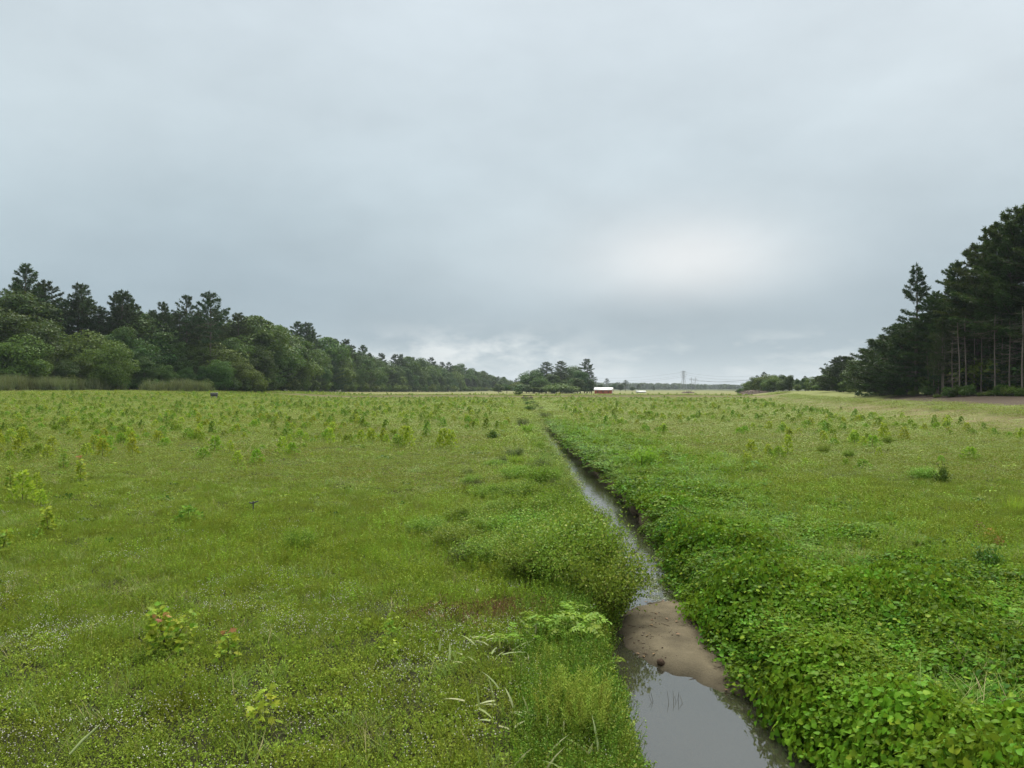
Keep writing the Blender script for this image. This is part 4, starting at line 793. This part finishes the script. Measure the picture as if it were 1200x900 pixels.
# right wood
RD = ([840, 868, 900, 960, 1000, 1050, 1100, 1200, 1300], [420, 400, 360, 270, 190, 138, 114, 100, 94])
def rd(px): return float(np.interp(px, *RD))
RS = ([866, 872, 885, 897, 912, 930, 945, 960, 975, 990, 1005, 1020, 1040, 1052, 1062, 1090, 1100, 1112, 1125, 1145, 1165, 1180, 1195, 1230, 1300], [456, 451, 440, 436, 437, 443, 441, 441, 434, 417, 411, 412, 402, 394, 380, 352, 338, 322, 303, 287, 268, 252, 238, 226, 215])
GR = 'trees of the right wood'
row(868, 985, rd, 12, ['broad', 'pine'], .04, 1.5, 4.5, GR, {'broad': 'leafy tree in the second row of the far right wood', 'pine': 'dark tree in the second row of the far right wood'}, 1.3, rd, RS)
tree('spruce', 1074, 311, 128, 'lone dark pine with layered branches standing out left of the tall wood', GR, 1.0)
for px, kd, v, w, lb in ((1098, 'tallpine', 2, .75, 'first pine right of the lone layered one'), (1122, 'tallpine', 0, .8, 'tall pine where the skyline starts to climb at right'), (1146, 'tallpine', 1, .85, 'tall olive pine in the right wood'), (1168, 'tallpine', 0, .85, 'tall dark pine in the right wood between the olive one and the edge'), (1190, 'tallpine', 2, .95, 'highest pine near the right edge'), (1222, 'tallpine', 1, .9, 'pine cut off by the right edge'), (1255, 'tallpine', 0, .9, 'pine just beyond the right edge')):
    tree(kd, px, float(np.interp(px, *RS)), rd(px) + 8, lb, GR, w * 1.3, v)
row(1085, 1290, rd, 14, ['tallpine', 'pine'], .10, 5, 5, GR, {'tallpine': 'pine in the second row of the right wood', 'pine': 'dark pine in the second row of the right wood'}, 1.35, rd, RS)
row(1070, 1300, rd, 22, ['pine', 'spruce'], .16, 5, 5, GR, {'spruce': 'dark layered tree deep in the right wood', 'pine': 'dark pine deep in the right wood'}, 1.2, rd, RS)
row(1060, 1290, rd, 15, ['broad', 'spruce'], .55, 5, 4.5, GR, {'spruce': 'dark understorey tree between the trunks of the right wood', 'broad': 'leafy understorey tree between the trunks of the right wood'}, 1.1, rd, RS)
row(1072, 1140, rd, 2, ['pine'], .30, 5, 5, GR, {'pine': 'dark feathery pine at the front of the right wood'}, 1.0, rd, RS)
row(960, 1068, rd, 3, ['scrubpine', 'broad', 'scrubpine'], .04, 3, 4.0, GR, {'scrubpine': 'short dark pine in the low left part of the right wood', 'broad': 'leafy tree in the low left part of the right wood'}, 1.5, rd, RS)
row(980, 1068, rd, 14, ['broad', 'pine'], .10, 3, 5.0, GR, {'pine': 'dark pine behind the low left part of the right wood', 'broad': 'leafy tree behind the low left part of the right wood'}, 1.5, rd, RS)
row(868, 975, rd, 2, ['broad', 'round', 'broad'], .0, 3.5, 4.2, GR, {'broad': 'rounded tree at the far end of the right wood', 'round': 'paler rounded tree at the far end of the right wood'}, 1.3, rd, RS)
row(900, 990, rd, -2, ['round'], .45, 1.5, 7, GR, {'round': 'low round tree at the foot of the far right wood'}, 1.6, rd, RS)
row(1050, 1290, rd, 34, ['broad'], .55, 3, 4.0, GR, {'broad': 'leafy tree deep behind the trunks of the right wood'}, 1.7, rd, RS)
row(1060, 1290, rd, 18, ['bush'], .80, 1, 2.6, 'bushes under the right wood', {'bush': 'low shaded bush under the right wood'}, 1.6, rd, RS)
row(1060, 1290, rd, 24, ['bush'], .78, 1, 3.0, 'bushes under the right wood', {'bush': 'bush in the shade under the right wood'}, 1.6, rd, RS)
row(866, 1070, rd, 6, ['bush'], .70, 1, 3.6, 'bushes under the right wood', {'bush': 'bush under the low trees of the right wood'}, 1.5, rd, RS)
px = 985
while px < 1290:
    Y = rd(px) - 2; x = P(px, 0, Y)[0]; s = R.uniform(.2, .5); (tm, cm), h0 = TR['bush'][int(R.integers(3))]
    t = thing('bush', 'low leafy bush at the foot of the right wood', 'bush', (x, Y, ground(x, Y) - .1), R.random() * 6, 'bushes at the foot of the right wood', (s * 1.2, s * 1.2, s * .9)); put('trunk', tm, t); put('crown', cm, t)
    px += R.uniform(7, 16)
# bare grey trunks with dead whorls at the front of the right wood
def deadtree(H, r, cut=.75, nb=26, L=2.2, lean=0.):
    g = Geo(); p, rr = trunk_geo(H, r, lean); g.tube(p, rr, 7); b = Geo()
    for i in range(nb):
        z = H * R.uniform(.18, .92); a = R.random() * 6.28; l = L * R.uniform(.4, 1.1); b0 = np.array([np.interp(z, p[:, 2], p[:, 0]), np.interp(z, p[:, 2], p[:, 1]), z])
        d = np.array([math.cos(a), math.sin(a), R.uniform(-.35, .15)]); q = b0 + d * l * np.array([0, .5, 1])[:, None]; q[2, 2] += .1 * l
        b.tube(q, [.020, .013, .006], 4, None, False)
        for j in range(2):
            e = q[1] + R.normal(size=3) * .05; dd = unit(d + R.normal(size=3) * .6) * l * .4; b.tube(np.stack([e, e + dd]), [.012, .006], 3, None, False)
    return g.mesh('trunk', M_barkg), b.mesh('branches', M_barkg)
DT = [deadtree(12, .12, nb=14), deadtree(14, .11, lean=.04, nb=12), deadtree(11, .10, nb=34, L=2.6), deadtree(13, .12, nb=5)]
for i, (px, dY, s, lb) in enumerate(((1124, -1, 1.0, 'grey bare trunk with many dead twigs left of centre in the right wood'), (1132, 2, 1.0, 'pale leaning bare trunk beside the twiggy one'), (1116, 1, .7, 'short bare trunk below the dark pine'), (1166, 0, 1.05, 'palest bare trunk standing alone in a dark gap'), (1183, 2, 1.0, 'thin bare trunk behind the dark gap'), (1094, 3, .75, 'bare trunk under the feathery pine'),
                                    (1088, 4, .7, 'thin bare trunk left of the feathery pine'), (1100, 5, .7, 'bare trunk among a close group of four'), (1106, 2, .7, 'right trunk of the close group of four'), (1174, 4, .9, 'dark bare trunk just right of the palest one'), (1150, 3, .8, 'bare trunk in the deep shade of the tall wood'), (1198, -1, 1.1, 'dead tree with long bare branches at the right edge'),
                                    (1141, 5, .8, 'slim bare trunk right of the twiggy pair'), (1210, 2, 1.1, 'bare trunk just past the right edge'))):
    Y = rd(px) + dY; x = P(px, 0, Y)[0]; tm, bm = DT[2 if px in (1124, 1198) else int(R.integers(4))]
    t = thing('bare_tree', lb, 'tree', (x, Y, ground(x, Y)), R.random() * 6, 'bare trunks at the front of the right wood', s); put('trunk', tm, t); put('branches', bm, t)
x, Y, z = P(1002, 0, 150); t = thing('bare_tree', 'thin bare dead tree standing in front of the low pines', 'tree', (x, Y, ground(x, Y)), 0, None, (.35, .35, .42)); put('trunk', DT[3][0], t); put('branches', DT[3][1], t)

# far wood closing the horizon: reads as one mass
def farwood():
    g = Geo(); n = 1500; px = R.uniform(-300, 1500, n); Y = R.uniform(1900, 2900, n); X = (px - CX) / FOC * Y
    H = (EYE - (np.interp(px, [600, 740, 800, 860, 1000], [448.5, 450.0, 451.0, 452.5, 450]) + R.normal(size=n) * .55 - HY) / FOC * Y); H = np.clip(H, 9, 30)
    for i in range(n):
        m = 60; v = unit(R.normal(size=(m, 3))); r = R.uniform(8, 14); c = np.array([X[i], Y[i], H[i] * .5])
        pos = c + v * np.array([r, r, H[i] * .5]); pos[:, 2] = np.maximum(pos[:, 2], .3)
        g.place(LEAF2, pos, unit(np.cross(v, R.normal(size=(m, 3)))), v, np.full(m, 8.5), a=R.random() * .8 + .1)
    tag(g.obj('far_wood', M_dec), 'continuous low wood along the horizon', None, None, 'stuff')
farwood()

# ------------------------------------------------------------------ built things
# barn
bx, by, bz = P(707.5, 0, 430); bz = ground(bx, by)
barn = thing('barn', 'red barn with a white roof at the right end of the middle grove', 'barn', (bx, by, bz), math.radians(-14))
bw, bd, bh, rh = 9.6, 6.0, 2.35, .95
g = Geo(); g.add([(-bw/2, -bd/2, 0), (bw/2, -bd/2, 0), (bw/2, bd/2, 0), (-bw/2, bd/2, 0), (-bw/2, -bd/2, bh), (bw/2, -bd/2, bh), (bw/2, bd/2, bh), (-bw/2, bd/2, bh)], [(0, 1, 5, 4), (1, 2, 6, 5), (2, 3, 7, 6), (3, 0, 4, 7)])
for s in (-1, 1): g.add([(s*bw/2, -bd/2, bh), (s*bw/2, bd/2, bh), (s*bw/2, 0, bh + rh)], [(0, 1, 2)])
g.obj('wall', M_barnr, barn)
for s in (-1, 1):
    g = Geo(); a = (bh - .35, s*(bd/2 + .5)); V = [(-bw/2-.5, a[1], a[0]), (bw/2+.5, a[1], a[0]), (bw/2+.5, 0, bh+rh+.05), (-bw/2-.5, 0, bh+rh+.05)]; V += [(p[0], p[1], p[2]+.18) for p in V]
    g.add(V, [(0, 1, 2, 3), (4, 7, 6, 5), (0, 4, 5, 1), (1, 5, 6, 2), (3, 2, 6, 7), (0, 3, 7, 4)]); g.obj('roof', M_roofw, barn)
g = Geo(); g.box((bw/2+.04, 0, .9), (.12, 2.2, 1.8)); g.obj('door', M_whitep, barn)
for k in (-3, 0, 3): g = Geo(); g.box((k, -bd/2-.03, 1.1), (.7, .1, .7)); g.obj('window', M_greyb, barn)
# low white shed further right
x, y, _ = P(751, 0, 520); t = thing('shed', 'low white roofed shed far across the field right of the barn', 'shed', (x, y, ground(x, y)), .1)
g = Geo(); g.box((0, 0, .4), (6, 4, .8)); g.obj('wall', M_whitep, t)
for s in (-1, 1):
    g = Geo(); V = [(-3.3, s*2.3, .75), (3.3, s*2.3, .75), (3.3, 0, 1.3), (-3.3, 0, 1.3)]; V += [(p[0], p[1], p[2]+.12) for p in V]
    g.add(V, [(0, 1, 2, 3), (4, 7, 6, 5), (0, 4, 5, 1), (1, 5, 6, 2), (3, 2, 6, 7), (0, 3, 7, 4)]); g.obj('roof', M_roofw, t)
# equipment box by the left wood
x, y, _ = P(251, 0, 172); t = thing('equipment_box', 'dark box with a paler lid standing at the field edge before the left wood', 'box', (x, y, ground(x, y) + .45), .15)
g = Geo(); g.box((0, 0, .42), (1.45, .9, .66)); g.obj('body', M_greyb, t)
g = Geo(); g.add([(-.8, -.52, .75), (.8, -.52, .75), (.8, .52, .75), (-.8, .52, .75), (-.72, -.45, .9), (.72, -.45, .9), (.72, .45, .9), (-.72, .45, .9)], [(0, 3, 2, 1), (4, 5, 6, 7), (0, 1, 5, 4), (1, 2, 6, 5), (2, 3, 7, 6), (3, 0, 4, 7)]); g.obj('lid', M_lid, t)
for s in (-1, 1): g = Geo(); g.box((s*.5, 0, -.18), (.14, 1.0, .6)); g.obj('skid', M_lid, t)
# timber flume at the end of the ditch
fx, fy = float(dcx(205.)), 205.0; t = thing('flume', 'dark timber flume where the ditch meets the cross bank', 'flume', (fx, fy, -.3))
for s in (-1, 1):
    for k in range(4): g = Geo(); g.box((s*1.15, .2 * k, .2 + .27*k*.0 + .30*k - .25), (.14, 2.6, .26), rz=s*.25); g.obj('plank', M_wood, t)
    g = Geo(); g.box((s*.95, -1.3, .55), (.22, .22, 1.9)); g.obj('post', M_wood, t)
for k in range(5): g = Geo(); g.box((0, -.2, -.1 + .22*k), (1.9, .09, .2)); g.obj('board', M_wood if k > 0 else M_lid, t)
g = Geo(); g.box((0, -1.3, 1.45), (2.3, .26, .16)); g.obj('cap_beam', M_wood, t)
# irrigation riser
x, y, _ = P(297, 0, 18.6); t = thing('sprinkler', 'dark sprinkler riser with a T shaped head standing in the left field', 'sprinkler', (x, y, ground(x, y)), .2)
g = Geo(); g.tube([(0, 0, -.05), (0, 0, .30)], .014, 10); g.obj('riser', M_greyb, t, True)
g = Geo(); g.tube([(-.10, 0, .33), (-.02, 0, .31), (.12, 0, .36)], [.014, .022, .010], 8); g.obj('arm', M_greyb, t, True)
g = Geo(); g.tube([(0, 0, .29), (0, 0, .335), (0, 0, .36)], [.022, .022, .012], 10); g.obj('head', M_greyb, t, True)
# sticks, clod, stems in the pond
x, y, _ = P(98, 0, 6.35); g = Geo(); g.tube([(x - .05, y - .1, ground(x, y) + .10), (x, y, ground(x, y) + .17), (x + .07, y + .14, ground(x, y) + .24)], [.010, .012, .006], 6)
tag(g.obj('stick', M_pale, None, True), 'bleached stick poking up at the bottom left corner', 'stick')
x, y = 1.93, 9.86; g = Geo(); v = unit(R.normal(size=(60, 3)))
g = Geo(); th = np.linspace(0, np.pi, 8); ph = np.linspace(0, 2*np.pi, 13)[:-1]; TT, PP = np.meshgrid(th, ph, indexing='ij')
rr = .055 * (1 + .3 * (vn(TT * 1.7, PP * 1.7, 1, 5) - .5)); V = np.stack([rr*np.sin(TT)*np.cos(PP), rr*np.sin(TT)*np.sin(PP), rr*.9*np.cos(TT)], -1).reshape(-1, 3) + [x, y, ground(x, y) + .02]
i = np.arange(96).reshape(8, 12); F = np.stack([i[:-1], i[1:], np.roll(i, -1, 1)[1:], np.roll(i, -1, 1)[:-1]], -1).reshape(-1, 4); g.add(V, F)
tag(g.obj('clod', M_clod, None, True), 'dark clod of mud at the lower edge of the sand bar', 'clod')
x, y = P(785, 0, 8.75)[0], 8.75; t = thing('water_stems', 'few thin dark stems standing in the still water', 'plant', (x, y, WATER))
for k in range(7):
    a = R.uniform(-.22, .22); l = R.uniform(.05, .13); g = Geo(); g.tube([(a, R.uniform(-.1, .1), -.04), (a + R.normal() * .03, 0, l)], [.003, .0015], 4); g.obj('stem', M_twig, t)
for j, (px, Y, lb) in enumerate(((742, 16.5, 'dark twigs sticking out of the bright water beside the left bank'), (716, 20.5, 'small snag of twigs in the upper water'))):
    x = P(px, 0, Y)[0]; x = min(max(x, dcx(Y) - dhw(Y) + .1), dcx(Y)); t = thing('twigs', lb, 'twigs', (x, Y, WATER))
    for k in range(9):
        d = R.normal(size=3) * .14; d[2] = abs(d[2]) + .05; g = Geo(); g.tube([(0, 0, -.03), d * .5 + R.normal(size=3) * .02, d], [.006, .004, .002], 4); g.obj('twig', M_twig, t)
# brush piles
def pile(name, label, px, Y, L, Wd, H, n, cat='brush pile'):
    x = P(px, 0, Y)[0]; z = ground(x, Y); t = thing(name, label, cat, (x, Y, z))
    g = Geo(); nx_, ny_ = 30, 12; u, v = np.meshgrid(np.linspace(-1, 1, nx_), np.linspace(-1, 1, ny_)); zz = H * .7 * np.clip(1 - u**2, 0, 1) ** .6 * np.clip(1 - v**2, 0, 1) ** .5 * (.6 + .7 * fbm(u * 5, v * 3, 1, 7)) - .05
    i = np.arange(nx_ * ny_).reshape(ny_, nx_); g.add(np.stack([u * L/2, v * Wd/2, zz], -1).reshape(-1, 3), np.stack([i[:-1, :-1], i[:-1, 1:], i[1:, 1:], i[1:, :-1]], -1).reshape(-1, 4)); g.obj('mound', M_brush, t)
    g = Geo()
    for k in range(n):
        a, b = R.uniform(-.9, .9), R.uniform(-.8, .8); h = H * .7 * (1 - a*a) ** .6 * (1 - b*b) ** .5; c = np.array([a*L/2, b*Wd/2, h]); d = unit(R.normal(size=3) * [1, 1, .45]) * R.uniform(.4, 1.5) * min(1.4, H); d[2] = abs(d[2]) * .8
        g.tube(np.stack([c - d * .4, c + d * .6]), [.09, .04], 4, None, False)
    o = g.obj('branches', M_brush, t); o['kind'] = 'stuff'
pile('brush_pile', 'long grey brown heap of cut brush below the far right trees', 884, 345, 15, 6, 2.3, 260)
pile('brush_pile', 'low dark heap of debris in the far field below the pylons', 806, 480, 8, 3, 1.3, 90)
x, y = P(607, 0, 250)[0], 250; t = shrub('dark', 607, 0, 250, 1.6, 'dark bush on the cross bank just beyond the flume', w=1.6)

# power line
def lattice(px, Y, top, label):
    x = P(px, 0, Y)[0]; z = ground(x, Y); H = EYE - (top - HY) / FOC * Y - z; t = thing('pylon', label, 'pylon', (x, Y, z), .5, 'pylons beyond the far field')
    def hw(f): return np.interp(f, [0, .62, 1], [3.4, 1.1, .7])
    g = Geo()
    for sx in (-1, 1):
        for sy in (-1, 1): g = Geo(); f = np.array([0, .3, .62, 1]); g.tube(np.stack([sx*hw(f), sy*hw(f), H*f], 1), .15, 4); g.obj('leg', M_steel, t)
    fs = np.concatenate([np.linspace(0, .62, 6), np.linspace(.62, 1, 7)[1:]]); b = Geo()
    for f0, f1 in zip(fs[:-1], fs[1:]):
        for s in (-1, 1):
            for q in (0, 1):
                p0 = np.array([hw(f0), s*hw(f0)]); p1 = np.array([-hw(f1), s*hw(f1)])
                for sg in (-1, 1):
                    A = np.array([sg*p0[0], p0[1], H*f0]); B = np.array([sg*p1[0], p1[1], H*f1])
                    if q: A, B = A[[1, 0, 2]], B[[1, 0, 2]]
                    b.tube(np.stack([A, B]), .065, 3, None, False)
    b.obj('bracing', M_steel, t)
    for f, w in ((.70, 4.2), (.83, 5.2), (.96, 4.0)):
        g = Geo()
        for s in (-1, 1): g.tube([(0, 0, H*f + 1.0), (s*w, 0, H*f)], .12, 4); g.tube([(0, 0, H*f), (s*w, 0, H*f)], .14, 4); g.tube([(s*w, 0, H*f), (s*w, 0, H*f - 1.2)], .10, 4)
        g.obj('crossarm', M_steel, t)
    return (x, Y, z + H)
A = lattice(801, 930, 434.5, 'lattice pylon, the tallest and leftmost, above the far treeline')
def hframe(px, Y, top, label):
    x = P(px, 0, Y)[0]; z = ground(x, Y); H = EYE - (top - HY) / FOC * Y - z; t = thing('pylon', label, 'pylon', (x, Y, z), .5, 'pylons beyond the far field')
    for s in (-1, 1): g = Geo(); g.tube([(s*3.0, 0, 0), (s*3.0, 0, H)], [.32, .22], 8); g.obj('pole', M_steel, t, True)
    g = Geo(); g.box((0, 0, H - 2.2), (12, .4, .4)); g.obj('crossarm', M_steel, t)
    g = Geo(); g.tube([(-3, 0, H * .45), (3, 0, H * .7)], .12, 4); g.tube([(3, 0, H * .45), (-3, 0, H * .7)], .12, 4); g.obj('brace', M_steel, t)
    for k in (-5.5, 0, 5.5): g = Geo(); g.tube([(k, 0, H - 2.3), (k, 0, H - 3.8)], .13, 5); g.obj('insulator', M_steel, t)
    return (x, Y, z + H)
B = hframe(812.5, 880, 442.0, 'two legged pylon standing right of the lattice one')
def wires(a, b, drops, sag, label):
    g = Geo(); t = np.linspace(0, 1, 24); t_ = thing('power_line', label, 'power line', (0, 0, 0), 0, 'power lines over the far wood')
    for dx, dz in drops:
        p = np.array(a)[None] * (1 - t)[:, None] + np.array(b)[None] * t[:, None]; p[:, 2] += dz - sag * 4 * t * (1 - t); p[:, 0] += dx
        g = Geo(); g.tube(p, .055, 4, None, False); g.obj('wire', M_greyb, t_)
E1 = (P(900, 0, 800)[0], 800, ground(P(900, 0, 800)[0], 800) + 19); E0 = (P(660, 0, 1250)[0], 1250, 27)
wires(A, E1, ((-4, -8), (4, -5), (0, -1.5)), 4, 'wires running from the lattice pylon toward the right wood'); wires(E0, A, ((-4, -8), (4, -5), (0, -1.5)), 7, 'wires running from the lattice pylon away to the left'); wires(B, (E1[0], E1[1] - 40, E1[2]), ((-4, -3.8), (0, -3.8), (4, -3.8)), 3, 'wires running from the two legged pylon to the right')

# ------------------------------------------------------------------ labels: name the landmark each woodland tree stands by, then count what is still alike
MARKS_L = [(-1e9, 'beyond the left edge'), (0, 'under the highest pine'), (45, 'near the broad dark pine'), (80, 'below the flat topped pine'), (118, 'below the twin topped pines'), (178, 'below the sparse pine'), (236, 'below the leaning flat pine'), (285, 'where the slope begins'),
           (345, 'below the small flat crown'), (395, 'where the skyline drops'), (440, 'on the low shoulder'), (495, 'toward the thin end'), (555, 'at the thin end')]
MARKS_R = [(-1e9, 'beside the brush heap'), (905, 'by the far end'), (960, 'left of the low pines'), (1010, 'among the low pines'), (1060, 'by the layered pine'), (1095, 'where the skyline climbs'), (1140, 'by the dark gap'), (1185, 'near the right edge'), (1210, 'beyond the right edge')]
ORD = ['first', 'second', 'third', 'fourth', 'fifth', 'sixth', 'seventh', 'eighth', 'ninth', 'tenth', 'eleventh', 'twelfth', 'thirteenth', 'fourteenth']
def relabel():
    fam = {}
    for o in COL.objects:
        if o.get('category') and 'wood' in o.get('label', '') + o.get('group', '') and o.parent is None: fam.setdefault(o['label'], []).append(o)
    for lb, os_ in fam.items():
        if len(os_) < 2: continue
        sub = {}
        for o in os_:
            px = CX + FOC * o.location.x / o.location.y; mk = [m for p, m in (MARKS_L if o.location.x < 0 else MARKS_R) if px >= p][-1]
            sub.setdefault(mk, []).append((px, o))
        for mk, l in sub.items():
            l.sort(key=lambda q: q[0]); base = lb
            for a, b in ((' in the second row', ' set back'), (' in the back row', ' set back'), (' at the front', ' in front'), (' in the upper part', ' high up'), (' halfway up the face', ' at mid height'), (' at the foot', ' low down'), (' of the left wood', ''), (' of the right wood', ''), (' of the far right wood', ''), (' in the left wood', ''), (' beside the field', ''), (' in the low left part', ''), (' behind the low left part', ' behind'), (' beyond its middle', ''), (' understorey', '')): base = base.replace(a, b)
            for i, (px, o) in enumerate(l): o['label'] = base + ' ' + mk + ('' if len(l) == 1 else ', ' + ORD[min(i, 13)] + ' from left')
relabel()
NTH = ['nearest', 'second', 'third', 'fourth', 'fifth', 'sixth', 'seventh', 'eighth', 'ninth', 'tenth', 'eleventh', 'twelfth', 'thirteenth', 'fourteenth', 'fifteenth', 'sixteenth', 'seventeenth', 'eighteenth', 'nineteenth', 'twentieth']
th_ = sorted([o for o in COL.objects if o.get('group') == 'thicket along the left bank'], key=lambda o: o.location.y)
for i, o in enumerate(th_):
    d = float(dcx(o.location.y) - dhw(o.location.y)) - o.location.x; pos = 'leaning over the water' if d < .45 else ('set back' if d < 1.1 else 'on the field side')
    band = ('beside the sand bar', 12.3), ('beside the water weed', 14.2), ('behind the water weed', 17.5), ('where the ditch narrows', 23), ('by the upper ditch', 99)
    bd = [b for b, y in band if o.location.y < y][0]; o['label'] = 'green thicket shrub %s, %s' % (bd, pos)
seen_ = {}
for o in th_: seen_.setdefault(o['label'], []).append(o)
for lb, l in seen_.items():
    if len(l) > 1:
        for i, o in enumerate(l): o['label'] = lb + ', ' + NTH[min(i, 19)] + ' from the road'

# ------------------------------------------------------------------ air
hz = Geo(); hz.box((0, 2070, 33), (8700, 4400, 72)); m, nt = newmat('haze')
pv = nd(nt, 'ShaderNodeVolumePrincipled'); pv.inputs['Color'].default_value = (.80, .89, 1.0, 1); pv.inputs['Density'].default_value = .00010; pv.inputs['Anisotropy'].default_value = .2
oo = nd(nt, 'ShaderNodeOutputMaterial'); nt.links.new(pv.outputs[0], oo.inputs['Volume'])
tag(hz.obj('haze', m), 'thin pale haze over the whole bog', None, None, 'stuff')
